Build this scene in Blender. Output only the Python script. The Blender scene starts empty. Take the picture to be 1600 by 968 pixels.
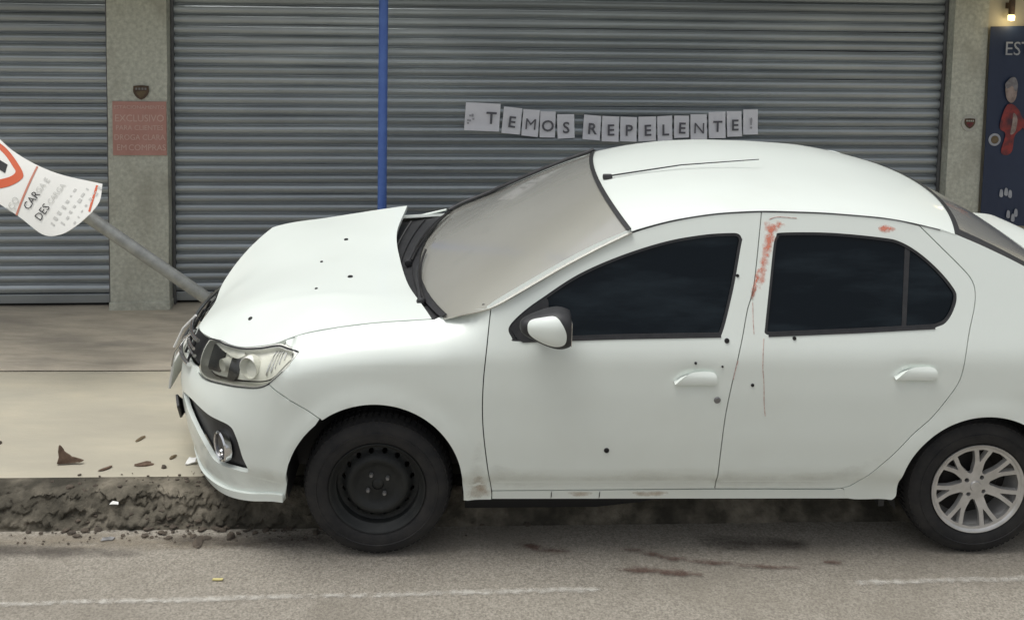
import bpy, bmesh, math, random
import numpy as np
from mathutils import Vector, Matrix, noise
from mathutils.geometry import delaunay_2d_cdt

SC = bpy.context.scene
COL = SC.collection
R = math.radians
random.seed(7)

# ------------------------------------------------------------------ camera
cd = bpy.data.cameras.new('camera'); cam = bpy.data.objects.new('camera', cd); COL.objects.link(cam)
PITCH, ROLL = R(4.7), .018
fw = Vector((0, math.cos(PITCH), -math.sin(PITCH))); up0 = Vector((0, math.sin(PITCH), math.cos(PITCH)))
rt = Vector((1, 0, 0)) * math.cos(ROLL) + up0 * math.sin(ROLL)
upv = up0 * math.cos(ROLL) - Vector((1, 0, 0)) * math.sin(ROLL)
cam.matrix_world = Matrix(((rt.x, upv.x, -fw.x, 0), (rt.y, upv.y, -fw.y, 0), (rt.z, upv.z, -fw.z, 2.535), (0, 0, 0, 1)))
cd.sensor_fit = 'HORIZONTAL'; cd.sensor_width = 36; cd.lens = 36 * 1570 / 1600
cd.shift_y = -(484 - 68.1) / 1600
cd.clip_start = .05; cd.clip_end = 2000
SC.camera = cam

# ------------------------------------------------------------------ overcast daylight
world = bpy.data.worlds.new('World'); SC.world = world; world.use_nodes = True
wn, wl = world.node_tree.nodes, world.node_tree.links
wn.clear()
sky = wn.new('ShaderNodeTexSky'); sky.sky_type = 'NISHITA'; sky.sun_disc = False
SUN_EL, SUN_AZ = R(76), R(-100)
sky.sun_elevation = SUN_EL; sky.sun_rotation = SUN_AZ
sky.air_density = 1.0; sky.dust_density = 4.0; sky.ozone_density = 1.0
hs = wn.new('ShaderNodeHueSaturation'); hs.inputs['Saturation'].default_value = .22
bg = wn.new('ShaderNodeBackground'); bg.inputs['Strength'].default_value = .112
wo = wn.new('ShaderNodeOutputWorld')
wl.new(sky.outputs[0], hs.inputs['Color']); wl.new(hs.outputs[0], bg.inputs['Color']); wl.new(bg.outputs[0], wo.inputs['Surface'])
sl = bpy.data.lights.new('sun', 'SUN'); sl.energy = 1.3; sl.angle = R(35); sl.color = (1, .985, .95)
so = bpy.data.objects.new('sun', sl); COL.objects.link(so)
sdir = Vector((math.sin(SUN_AZ) * math.cos(SUN_EL), math.cos(SUN_AZ) * math.cos(SUN_EL), math.sin(SUN_EL)))
so.rotation_euler = sdir.to_track_quat('Z', 'Y').to_euler(); so.location = (0, 0, 20)
vs = SC.view_settings; vs.view_transform = 'Standard'; vs.look = 'None'; vs.exposure = .42; vs.gamma = 1

# ------------------------------------------------------------------ materials
def mat(name, c1, c2=None, scale=8, rough=.6, metal=0., spec=.5, coat=0., bump=0., bscale=None, detail=6, stretch=None,
        rough2=None, lo=.35, hi=.65, alpha=None, c3=None, s3=2., lo3=.5, hi3=.7, emit=None, coords='Object', rand=0.):
    m = bpy.data.materials.new(name); m.use_nodes = True
    nt = m.node_tree; n, l = nt.nodes, nt.links
    b = n['Principled BSDF']
    b.inputs['Roughness'].default_value = rough; b.inputs['Metallic'].default_value = metal
    b.inputs['Specular IOR Level'].default_value = spec; b.inputs['Coat Weight'].default_value = coat
    b.inputs['Coat Roughness'].default_value = .06
    b.inputs['Base Color'].default_value = (*c1, 1)
    if emit: b.inputs['Emission Color'].default_value = (*emit[:3], 1); b.inputs['Emission Strength'].default_value = emit[3]
    if c2 is None and not bump: return m
    tc = n.new('ShaderNodeNewGeometry') if coords == 'Position' else n.new('ShaderNodeTexCoord'); vec = tc.outputs[coords]
    if stretch:
        mp = n.new('ShaderNodeMapping'); mp.inputs['Scale'].default_value = stretch; l.new(vec, mp.inputs['Vector']); vec = mp.outputs[0]
    def nz(s, d=detail):
        t = n.new('ShaderNodeTexNoise'); t.inputs['Scale'].default_value = s; t.inputs['Detail'].default_value = d
        t.inputs['Roughness'].default_value = .6; l.new(vec, t.inputs['Vector']); return t.outputs['Fac']
    def ramp(f, a, z):
        t = n.new('ShaderNodeMapRange'); t.inputs['From Min'].default_value = a; t.inputs['From Max'].default_value = z; l.new(f, t.inputs['Value']); return t.outputs[0]
    def mix(f, a, bb):
        t = n.new('ShaderNodeMix'); t.data_type = 'RGBA'; l.new(f, t.inputs['Factor'])
        if isinstance(a, tuple): t.inputs[6].default_value = (*a, 1)
        else: l.new(a, t.inputs[6])
        if isinstance(bb, tuple): t.inputs[7].default_value = (*bb, 1)
        else: l.new(bb, t.inputs[7])
        return t.outputs[2]
    if c2 is not None:
        f = ramp(nz(scale), lo, hi); col = mix(f, c1, c2)
        if c3 is not None: col = mix(ramp(nz(s3, 4), lo3, hi3), col, c3)
        if rand:
            oi = n.new('ShaderNodeObjectInfo'); h = n.new('ShaderNodeHueSaturation')
            mr = n.new('ShaderNodeMapRange'); mr.inputs['To Min'].default_value = 1 - rand; mr.inputs['To Max'].default_value = 1 + rand
            l.new(oi.outputs['Random'], mr.inputs['Value']); l.new(mr.outputs[0], h.inputs['Value']); l.new(col, h.inputs['Color']); col = h.outputs[0]
        l.new(col, b.inputs['Base Color'])
        if rough2 is not None:
            t = n.new('ShaderNodeMapRange'); t.inputs['To Min'].default_value = rough; t.inputs['To Max'].default_value = rough2; l.new(f, t.inputs['Value']); l.new(t.outputs[0], b.inputs['Roughness'])
    if bump:
        bp = n.new('ShaderNodeBump'); bp.inputs['Strength'].default_value = bump; bp.inputs['Distance'].default_value = .01
        l.new(nz(bscale or scale * 3, 8), bp.inputs['Height']); l.new(bp.outputs[0], b.inputs['Normal'])
    if alpha:   # (scale, lo, hi): ragged see-through stain
        a = ramp(nz(alpha[0], 8), alpha[1], alpha[2]); l.new(a, b.inputs['Alpha'])
    return m

def stain_mat(name, color, scale, lo, hi, amax=.9, stretch=None):
    """thin stain whose cover falls off to its outline (vertex attribute 'edge') through ragged noise"""
    m = bpy.data.materials.new(name); m.use_nodes = True; n, l = m.node_tree.nodes, m.node_tree.links
    b = n['Principled BSDF']; b.inputs['Base Color'].default_value = (*color, 1); b.inputs['Roughness'].default_value = .75
    at = n.new('ShaderNodeAttribute'); at.attribute_name = 'edge'
    tc = n.new('ShaderNodeTexCoord'); vec = tc.outputs['Object']
    if stretch:
        mp = n.new('ShaderNodeMapping'); mp.inputs['Scale'].default_value = stretch; l.new(vec, mp.inputs['Vector']); vec = mp.outputs[0]
    t = n.new('ShaderNodeTexNoise'); t.inputs['Scale'].default_value = scale; t.inputs['Detail'].default_value = 7; t.inputs['Roughness'].default_value = .65; l.new(vec, t.inputs['Vector'])
    ad = n.new('ShaderNodeMath'); ad.operation = 'MULTIPLY_ADD'; l.new(at.outputs['Fac'], ad.inputs[0]); ad.inputs[1].default_value = .35; l.new(t.outputs['Fac'], ad.inputs[2])
    mr = n.new('ShaderNodeMapRange'); mr.inputs['From Min'].default_value = lo; mr.inputs['From Max'].default_value = hi; mr.inputs['To Max'].default_value = amax; l.new(ad.outputs[0], mr.inputs['Value'])
    mu = n.new('ShaderNodeMath'); mu.operation = 'MULTIPLY'; l.new(mr.outputs[0], mu.inputs[0])
    m2 = n.new('ShaderNodeMapRange'); m2.inputs['From Max'].default_value = .35; l.new(at.outputs['Fac'], m2.inputs['Value']); l.new(m2.outputs[0], mu.inputs[1])
    l.new(mu.outputs[0], b.inputs['Alpha'])
    return m

M = {}
M['asphalt'] = mat('asphalt', (.185, .168, .140), (.385, .355, .30), 115, .9, spec=.25, bump=.5, bscale=220, lo=.33, hi=.66, c3=(.20, .18, .145), s3=1.1, lo3=.48, hi3=.75)
M['line'] = stain_mat('worn_white_paint', (.60, .58, .52), 24, .56, .84, .62)
M['walk'] = mat('pavement_concrete', (.49, .45, .345), (.41, .385, .31), 4.0, .85, spec=.3, bump=.22, bscale=60, stretch=(.45, 1.6, 1), c3=(.38, .355, .285), s3=1.7, lo3=.42, hi3=.7)
M['apron'] = mat('rough_concrete', (.53, .475, .38), (.39, .35, .285), 6, .9, spec=.25, bump=.35, bscale=40, stretch=(.5, 2.2, 1), c3=(.31, .285, .24), s3=2.6, lo3=.5, hi3=.7)
M['kerb'] = mat('dirty_kerb_concrete', (.23, .205, .16), (.07, .063, .048), 9, .95, spec=.2, bump=1., bscale=45, c3=(.05, .046, .036), s3=3.2, lo3=.42, hi3=.64)
M['concrete'] = mat('pillar_concrete', (.58, .59, .51), (.41, .42, .36), 38, .85, spec=.3, bump=.3, bscale=60, c3=(.33, .32, .265), s3=2.6, lo3=.50, hi3=.75)
M['slat'] = mat('shutter_paint', (.39, .425, .44), (.31, .34, .36), 1.7, .32, metal=.55, spec=.6, stretch=(.7, 1, 1.6), bump=.08, bscale=6, c3=(.30, .33, .35), s3=.6, lo3=.42, hi3=.72, rand=.14, coords='Position', lo=.38, hi=.62)
M['rail'] = mat('shutter_rail', (.15, .155, .16), (.09, .09, .095), 6, .5, metal=.3)
M['wall'] = mat('warm_wall', (.52, .49, .38), (.44, .41, .33), 3, .8, bump=.1, bscale=40)
M['dark'] = mat('dark_void', (.012, .012, .013), rough=.9)
M['white'] = mat('white_paint', (.75, .805, .755), (.73, .78, .73), 1.6, .40, coat=.55, spec=.5, c3=(.685, .72, .66), s3=1.1, lo3=.55, hi3=.85)
M['jamb'] = mat('inner_steel', (.03, .03, .03), rough=.7)
M['plastic'] = mat('black_plastic', (.018, .019, .021), (.03, .03, .032), 30, .5, bump=.1, bscale=150)
M['rubber'] = mat('tyre_rubber', (.014, .0145, .016), (.030, .029, .028), 12, .75, spec=.35, bump=.15, bscale=60)
M['steel'] = mat('black_steel_wheel', (.010, .012, .0125), (.020, .022, .021), 14, .62, metal=.2, spec=.5)
M['alloy'] = mat('silver_alloy', (.62, .615, .60), (.48, .475, .455), 12, .35, metal=.55)
M['brake'] = mat('brake_iron', (.03, .028, .026), rough=.7, metal=.5)
M['glass'] = mat('tinted_glass', (.003, .006, .009), (.016, .024, .030), 1.9, .05, spec=.18, stretch=(.8, 1, 4.5), lo=.48, hi=.72)  # paler streaks painted into the tint stand in for street reflections
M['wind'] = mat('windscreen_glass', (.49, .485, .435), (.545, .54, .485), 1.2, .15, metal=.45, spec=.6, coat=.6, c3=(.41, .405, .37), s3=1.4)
M['chrome'] = mat('chrome_trim', (.72, .72, .73), rough=.15, metal=1.)
M['silver'] = mat('lamp_reflector', (.90, .90, .85), (.80, .80, .74), 9, .30)
M['lampdark'] = mat('lamp_mask', (.03, .03, .032), rough=.35)
M['amber'] = mat('red_lamp', (.35, .02, .02), rough=.2, coat=1.)
M['cloth'] = mat('seat_fabric', (.04, .04, .043), (.06, .06, .062), 60, .95)
M['red'] = stain_mat('red_smear', (.72, .19, .105), 34, .56, .84, .72)
M['darkred'] = stain_mat('dark_red_stain', (.10, .045, .033), 13, .54, .84, .58, (1, 2.2, 1))
M['oil'] = stain_mat('dark_damp_stain', (.06, .05, .042), 7, .50, .9, .55, (.7, 2, 1))
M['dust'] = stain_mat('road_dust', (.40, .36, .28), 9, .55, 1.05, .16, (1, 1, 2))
M['grime'] = stain_mat('reddish_grime', (.46, .31, .19), 24, .55, 1.0, .5)
M['dirt'] = stain_mat('dusty_dirt', (.27, .23, .17), 10, .5, .9, .6, (.7, 2, 1))
M['pole'] = mat('galvanised_pole', (.40, .41, .39), (.28, .29, .28), 14, .5, metal=.4)
M['blue'] = mat('blue_pole_paint', (.065, .135, .42), (.085, .17, .47), 9, .45)
M['paper'] = mat('paper', (.88, .88, .92), (.80, .80, .85), 5, .8)
M['ink'] = mat('letter_ink', (.13, .13, .15), rough=.8)
M['fadeink'] = mat('faded_ink', (.42, .42, .45), rough=.8)
M['signwhite'] = mat('sign_white', (.84, .84, .79), (.79, .785, .73), 4, .45)
M['signred'] = mat('sign_orange_red', (.62, .115, .04), rough=.5)
M['signpink'] = mat('sign_faded_red', (.55, .22, .15), rough=.5)
M['signblack'] = mat('sign_black', (.02, .02, .022), rough=.5)
M['signgrey'] = mat('sign_grey', (.58, .58, .545), rough=.6)
M['notice'] = mat('notice_faded_red', (.50, .275, .235), (.43, .225, .19), 6, .8)
M['noticetext'] = mat('notice_pale_text', (.62, .45, .39), rough=.8)
M['shieldb'] = mat('shield_brown', (.055, .035, .02), (.10, .06, .035), 40, .6)
M['stickerw'] = mat('sticker_white', (.42, .42, .375), rough=.7)
M['navy'] = mat('banner_navy', (.012, .024, .060), (.016, .030, .070), 4, .55)
M['bannerw'] = mat('banner_print_pale', (.36, .38, .42), (.28, .30, .34), 20, .6)
M['skinp'] = mat('banner_print_skin', (.34, .27, .24), (.16, .12, .11), 24, .6)
M['redp'] = mat('banner_print_red', (.30, .035, .03), (.06, .02, .03), 14, .6)
M['haircol'] = mat('banner_print_hair', (.24, .24, .25), (.14, .13, .14), 30, .6)
M['gold'] = mat('brass', (.45, .32, .10), rough=.3, metal=.8)
M['lampglow'] = mat('lamp_lit', (.9, .75, .35), emit=(1, .78, .35, 2.2))
M['bark'] = mat('brown_debris', (.07, .04, .025), (.13, .085, .055), 30, .8, bump=.3)
M['leafy'] = mat('dry_leaf', (.10, .075, .04), (.16, .12, .07), 25, .8)
M['soil'] = mat('soil', (.055, .045, .035), (.10, .08, .06), 25, .95, bump=.4)
M['whitebit'] = mat('white_plastic', (.75, .75, .72), rough=.4)
M['yellow'] = mat('yellow_plastic', (.62, .55, .24), rough=.6)
M['hole'] = mat('bullet_hole_black', (.008, .008, .008), rough=.8)
M['chip'] = mat('chipped_metal', (.22, .22, .22), rough=.5, metal=.6)

# ------------------------------------------------------------------ helpers
def link(o, parent=None):
    COL.objects.link(o)
    if parent is not None: o.parent = parent
    return o
def tag(o, label=None, cat=None, group=None, kind=None):
    for k, v in (('label', label), ('category', cat), ('group', group), ('kind', kind)):
        if v: o[k] = v
    return o
def empty(name, loc=(0, 0, 0), rot=(0, 0, 0)):
    o = bpy.data.objects.new(name, None); o.location = loc; o.rotation_euler = rot; o.empty_display_size = .1
    return link(o)
def mesh(name, verts, faces, m, parent=None, smooth=True, attr=None):
    me = bpy.data.meshes.new(name); me.from_pydata([tuple(map(float, v)) for v in verts], [], faces)
    if m is not None: me.materials.append(M[m] if isinstance(m, str) else m)
    if smooth: me.shade_smooth()
    if attr is not None:
        a = me.attributes.new('edge', 'FLOAT', 'POINT'); a.data.foreach_set('value', [float(x) for x in attr])
    me.update()
    return link(bpy.data.objects.new(name, me), parent)
def bobj(name, bm, m, parent=None, smooth=False, sharp=None):
    me = bpy.data.meshes.new(name); bm.to_mesh(me); bm.free()
    me.materials.append(M[m] if isinstance(m, str) else m)
    if smooth: me.shade_smooth()
    if sharp is not None: me.set_sharp_from_angle(angle=R(sharp))
    return link(bpy.data.objects.new(name, me), parent)
def bbox(bm, x0, x1, y0, y1, z0, z1, bev=0.):
    r = bmesh.ops.create_cube(bm, size=1)
    for v in r['verts']:
        v.co = ((x0 + x1) / 2 + v.co.x * (x1 - x0), (y0 + y1) / 2 + v.co.y * (y1 - y0), (z0 + z1) / 2 + v.co.z * (z1 - z0))
    if bev:
        es = {e for v in r['verts'] for e in v.link_edges}
        bmesh.ops.bevel(bm, geom=list(es), offset=bev, segments=2, affect='EDGES', profile=.6)
def box(name, x0, x1, y0, y1, z0, z1, m, parent=None, bev=0.):
    bm = bmesh.new(); bbox(bm, x0, x1, y0, y1, z0, z1, bev); return bobj(name, bm, m, parent)
def tube(name, pts, rad, m, parent=None, seg=10, caps=True):
    P = [Vector(p) for p in pts]; rads = rad if isinstance(rad, (list, tuple)) else [rad] * len(P)
    V, Fc = [], []; ref = Vector((0, 0, 1)) if abs((P[-1] - P[0]).normalized().z) < .9 else Vector((0, 1, 0))
    for i, p in enumerate(P):
        t = (P[min(i + 1, len(P) - 1)] - P[max(i - 1, 0)]).normalized(); a = t.cross(ref).normalized(); b = t.cross(a)
        for k in range(seg):
            w = 2 * math.pi * k / seg; V.append(p + (a * math.cos(w) + b * math.sin(w)) * rads[i])
    for i in range(len(P) - 1):
        for k in range(seg):
            Fc.append((i * seg + k, i * seg + (k + 1) % seg, (i + 1) * seg + (k + 1) % seg, (i + 1) * seg + k))
    if caps: Fc.append(tuple(range(seg))); Fc.append(tuple(reversed(range((len(P) - 1) * seg, len(P) * seg))))
    o = mesh(name, V, Fc, m, parent); o.data.set_sharp_from_angle(angle=R(50)); return o
def lathe(name, prof, m, parent=None, seg=48, closed=False):
    """profile (r, y) turned about the y axis"""
    V, Fc = [], []; n = len(prof)
    for k in range(seg):
        w = 2 * math.pi * k / seg
        for r, y in prof: V.append((r * math.cos(w), y, r * math.sin(w)))
    for k in range(seg):
        for i in range(n if closed else n - 1):
            a, b = k * n + i, k * n + (i + 1) % n; c, d = ((k + 1) % seg) * n + (i + 1) % n, ((k + 1) % seg) * n + i
            Fc.append((a, b, c, d))
    o = mesh(name, V, Fc, m, parent); o.data.set_sharp_from_angle(angle=R(40)); return o
def text(name, body, size, m, parent, matrix, align='CENTER', sx=1., bold=0.):
    c = bpy.data.curves.new(name, 'FONT'); c.body = body; c.size = size; c.align_x = align; c.align_y = 'CENTER'; c.extrude = .0004; c.resolution_u = 3; c.offset = bold
    t = bpy.data.objects.new('tmp', c); me = bpy.data.meshes.new_from_object(t)
    bpy.data.objects.remove(t); bpy.data.curves.remove(c)
    me.transform(Matrix.Diagonal((sx, 1, 1, 1))); me.transform(matrix); me.materials.clear(); me.materials.append(M[m]); me.name = name
    return link(bpy.data.objects.new(name, me), parent)

def catmull(P, n=6):
    P = [np.array(p, float) for p in P]
    if len(P) < 3: return P
    out = []; Q = [2 * P[0] - P[1]] + P + [2 * P[-1] - P[-2]]
    for i in range(1, len(Q) - 2):
        a, b, c, d = Q[i - 1:i + 3]
        for k in range(n):
            t = k / n; out.append(.5 * ((2 * b) + (-a + c) * t + (2 * a - 5 * b + 4 * c - d) * t * t + (-a + 3 * b - 3 * c + d) * t ** 3))
    out.append(P[-1]); return out
def chains(*cs):
    """closed outline out of smooth chains that meet in corners"""
    out = []
    for c in cs:
        q = catmull(c)
        if out and np.linalg.norm(out[-1] - q[0]) < 1e-4: q = q[1:]
        out += q
    if np.linalg.norm(out[-1] - out[0]) < 1e-4: out.pop()
    return np.array(out)
def loop(P):
    P = [np.array(p, float) for p in P]; n = len(P); out = []
    for i in range(n):
        a, b, c, d = P[i - 1], P[i], P[(i + 1) % n], P[(i + 2) % n]
        for k in range(6):
            t = k / 6; out.append(.5 * ((2 * b) + (-a + c) * t + (2 * a - 5 * b + 4 * c - d) * t * t + (-a + 3 * b - 3 * c + d) * t ** 3))
    return np.array(out)
def resample(P, step):
    out = []
    n = len(P)
    for i in range(n):
        a, b = P[i], P[(i + 1) % n]; L = np.linalg.norm(b - a)
        k = max(1, int(math.ceil(L / step)))
        for j in range(k): out.append(a + (b - a) * j / k)
    res = [out[0]]
    for p in out[1:]:
        if np.linalg.norm(p - res[-1]) > step * .25: res.append(p)
    if np.linalg.norm(res[-1] - res[0]) < step * .25: res.pop()
    return np.array(res)
def area(P):
    x, y = P[:, 0], P[:, 1]; return .5 * np.sum(x * np.roll(y, -1) - np.roll(x, -1) * y)
def offset(P, d):
    """grow (d>0) or shrink a closed outline"""
    if area(P) < 0: P = P[::-1]
    e = np.roll(P, -1, 0) - P; l = np.linalg.norm(e, axis=1)[:, None]; l[l == 0] = 1; e = e / l
    nrm = np.stack([e[:, 1], -e[:, 0]], 1); v = nrm + np.roll(nrm, 1, 0); L = np.sum(v * v, 1)[:, None]; L = np.maximum(L, .6)
    return P + 2 * v / L * d
def inside(P, Q):
    x, y = Q[:, 0], Q[:, 1]; r = np.zeros(len(Q), bool); n = len(P)
    for i in range(n):
        x1, y1 = P[i - 1]; x2, y2 = P[i]
        if y1 == y2: continue
        c = ((y1 > y) != (y2 > y)) & (x < (x2 - x1) * (y - y1) / (y2 - y1) + x1); r ^= c
    return r
def dist(P, Q):
    d = np.full(len(Q), 1e9); A = P; B = np.roll(P, -1, 0)
    for a, b in zip(A, B):
        ab = b - a; L = max(ab @ ab, 1e-12); t = np.clip(((Q - a) @ ab) / L, 0, 1)
        d = np.minimum(d, np.linalg.norm(Q - (a + t[:, None] * ab), axis=1))
    return d
def panel(name, outline, fmap, m, parent=None, holes=(), step=.04, depth=.014, gap=.0022, edge=False, bstep=None, flip=False):
    """sheet cut to an outline in (u, v), laid on the surface fmap(u, v), its edges folded in by depth"""
    bstep = bstep or step * .55
    L = [resample(offset(np.array(outline), -gap), bstep)] + [resample(offset(np.array(h), gap), bstep) for h in holes]
    x0, y0 = L[0].min(0); x1, y1 = L[0].max(0)
    G = []; j = 0; y = y0
    while y < y1:
        x = x0 + (step / 2 if j % 2 else 0)
        while x < x1: G.append((x, y)); x += step
        y += step * .866; j += 1
    pts = [p for q in L for p in q]
    if G:
        G = np.array(G); ok = inside(L[0], G)
        for h in L[1:]: ok &= ~inside(h, G)
        G = G[ok]
        if len(G):
            dd = np.min([dist(q, G) for q in L], 0); G = G[dd > step * .4]
            pts += [p for p in G]
    E_ = []; s = 0
    for q in L:
        k = len(q); E_ += [(s + i, s + (i + 1) % k) for i in range(k)]; s += k
    vv, ee, ff, ov, oe, of = delaunay_2d_cdt([Vector(p) for p in pts], E_, [], 0, 1e-7)
    V2 = np.array([(v.x, v.y) for v in vv])
    cen = np.array([V2[list(f)].mean(0) for f in ff]); ok = inside(L[0], cen)
    for h in L[1:]: ok &= ~inside(h, cen)
    faces = []
    for f, k in zip(ff, ok):
        if not k: continue
        a, b, c = V2[f[0]], V2[f[1]], V2[f[2]]; lm_ = max((b - a) @ (b - a), (c - b) @ (c - b), (a - c) @ (a - c))
        if abs((b[0] - a[0]) * (c[1] - a[1]) - (b[1] - a[1]) * (c[0] - a[0])) > .03 * lm_: faces.append(tuple(f))
    V3 = [np.array(fmap(*p), float) for p in V2]
    def nrm(p):
        h = 1e-3; a = np.array(fmap(p[0] + h, p[1])) - np.array(fmap(p[0] - h, p[1])); b = np.array(fmap(p[0], p[1] + h)) - np.array(fmap(p[0], p[1] - h))
        c = np.cross(a, b); return c / max(np.linalg.norm(c), 1e-9) * (-1 if flip else 1)
    if flip: faces = [f[::-1] for f in faces]
    attr = None
    if edge:
        attr = np.min([dist(q, V2) for q in L], 0); attr = attr / max(attr.max(), 1e-6)
        depth = 0
    verts = list(V3)
    if depth:
        for q in L:
            b = len(verts); k = len(q)
            for p in q:
                a = np.array(fmap(*p)); n_ = nrm(p); verts += [a, a - n_ * depth]
            for i in range(k):
                i0, i1 = b + 2 * i, b + 2 * ((i + 1) % k); faces.append((i0, i1, i1 + 1, i0 + 1))
    return mesh(name, verts, faces, m, parent, attr=attr)

# ================================================================== SETTING
KROT = R(3.02); KO = Vector((-2.214, 4.227, 0)); kc, ks = math.cos(KROT), math.sin(KROT)
def kw(x, y, z=0.): return (KO.x + x * kc - y * ks, KO.y + x * ks + y * kc, z)
def grid_sheet(name, x0, x1, nx, y0, y1, ny, zf, m, xf=kw):
    V = []; Fc = []
    for j in range(ny + 1):
        for i in range(nx + 1):
            x = x0 + (x1 - x0) * i / nx; y = y0 + (y1 - y0) * j / ny; V.append(xf(x, y, zf(x, y)))
    for j in range(ny):
        for i in range(nx):
            a = j * (nx + 1) + i; Fc.append((a, a + 1, a + nx + 2, a + nx + 1))
    return mesh(name, V, Fc, m)
# the road: one sheet that runs to the horizon
road = mesh('road', [(-600, -600, -.004), (600, -600, -.004), (600, 600, -.004), (-600, 600, -.004)], [(0, 1, 2, 3)], 'asphalt'); tag(road, kind='structure')
def stain(name, pts, m, parent=None, z=.002, zf=None, step=.03):
    return panel(name, loop(pts), lambda u, v: (u, v, z), m, parent, edge=True, step=step, gap=0.)
def strip_line(x0, x1, w=.05):
    f = lambda x: 3.727 + (x + 1.96) * .0695
    n = 40; top = [(x0 + (x1 - x0) * i / n, f(x0 + (x1 - x0) * i / n) + w / 2 + random.uniform(-.004, .004)) for i in range(n + 1)]
    bot = [(x0 + (x1 - x0) * i / n, f(x0 + (x1 - x0) * i / n) - w / 2 + random.uniform(-.004, .004)) for i in range(n + 1)]
    return panel('road_marking', np.array(bot + top[::-1]), lambda u, v: (u, v, .0), 'line', road, edge=True, step=.02, gap=0.)
strip_line(-5.5, .41); strip_line(1.45, 5.5)
stain('stain', [(.02, 4.20), (.12, 4.215), (.2, 4.18), (.31, 4.165), (.29, 4.125), (.17, 4.125), (.09, 4.155)], 'darkred', road)
stain('stain', [(.42, 4.04), (.5, 4.06), (.63, 4.05), (.80, 4.025), (.86, 3.985), (.72, 3.97), (.62, 3.99), (.5, 4.0)], 'darkred', road, .003)
stain('stain', [(.46, 4.17), (.58, 4.18), (.72, 4.135), (.95, 4.10), (1.2, 4.075), (1.35, 4.05), (1.2, 4.03), (.95, 4.05), (.72, 4.08), (.6, 4.12)], 'darkred', road, .004)
stain('stain', [(1.34, 4.12), (1.45, 4.115), (1.53, 4.10), (1.44, 4.075), (1.36, 4.09)], 'darkred', road, .003)
stain('stain', [(.85, 4.30), (1.1, 4.30), (1.35, 4.28), (1.33, 4.17), (1.1, 4.15), (.88, 4.19)], 'oil', road, .002)
stain('stain', [(-2.6, 4.12), (-2.1, 4.13), (-1.6, 4.11), (-1.5, 4.06), (-1.9, 4.02), (-2.5, 4.03)], 'oil', road, .002)
stain('stain', [(-1.62, 4.21), (-1.3, 4.24), (-.9, 4.25), (-.62, 4.23), (-.7, 4.14), (-1.1, 4.11), (-1.4, 4.12)], 'oil', road, .003)
stain('stain', [(-2.6, 4.2), (-1.9, 4.23), (-1.2, 4.24), (-1.0, 4.13), (-1.6, 4.08), (-2.5, 4.09)], 'dirt', road, .0012, step=.05)

# kerb: crumbling concrete edge
def kerb_build():
    prof = [(-.03, -.03), (.0, .0), (.012, .022), (.03, .05), (.05, .078), (.066, .104), (.082, .122), (.10, .131), (.13, .1335), (.165, .134), (.20, .134), (.21, .10)]
    x0, x1, n = -2.2, 6.8, 1500; V, Fc = [], []; prof = [tuple(q) for q in catmull(prof, 3)]; k = len(prof)
    for i in range(n + 1):
        x = x0 + (x1 - x0) * i / n
        wear = .55 + .45 * math.exp(-((x - .9) / .9) ** 2) * 1.6
        for j, (y, z) in enumerate(prof):
            a = float(np.interp(j / 3., [0, 1, 2, 7, 8, 9, 10], [0, .25, 1, 1, .3, .1, 0]))
            nv = noise.fractal(Vector((x * 7, y * 16, z * 16)), .8, 2., 6) * .5 + noise.noise(Vector((x * 1.3, 3.3, 0))) * .35
            nz_ = noise.fractal(Vector((x * 26 + 40, y * 40, z * 40)), .8, 2., 5)
            dy = a * wear * (.045 * nv + .020 * nz_); dz = a * wear * (.026 * nv * (z / .134) + .016 * nz_) - a * max(0, nv) * .020 * (j >= 15)
            V.append(kw(x, y + dy, min(z + dz, .134)))
    for i in range(n):
        for j in range(k - 1):
            a = i * k + j; Fc.append((a, a + k, a + k + 1, a + 1))
    return tag(mesh('kerb', V, Fc, 'kerb'), kind='structure')
kerb_build()
# pavement: smooth slab beside the kerb, rougher strip before the shutters
fx = lambda x, y, z: kw(x, y, z)
def slab(name, x0, x1, y0, y1, z0, z1, m, amp):
    o = grid_sheet(name, x0, x1, 200, y0, y1, 24, lambda x, y: z0 + (z1 - z0) * (y - y0) / (y1 - y0) + amp * noise.fractal(Vector((x * 1.3, y * 2.5, 0)), 1., 2., 4), m)
    return tag(o, kind='structure')
slab('pavement', -12, 14, .150, 1.40, .131, .133, 'walk', .0012)
slab('shop_apron', -12, 14, 1.403, 2.75, .137, .19, 'apron', .004)
mesh('pavement_joint', [kw(-12, 1.395, .130), kw(14, 1.395, .130), kw(14, 1.41, .130), kw(-12, 1.41, .130)], [(0, 1, 2, 3)], 'apron')['kind'] = 'structure'

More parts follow.
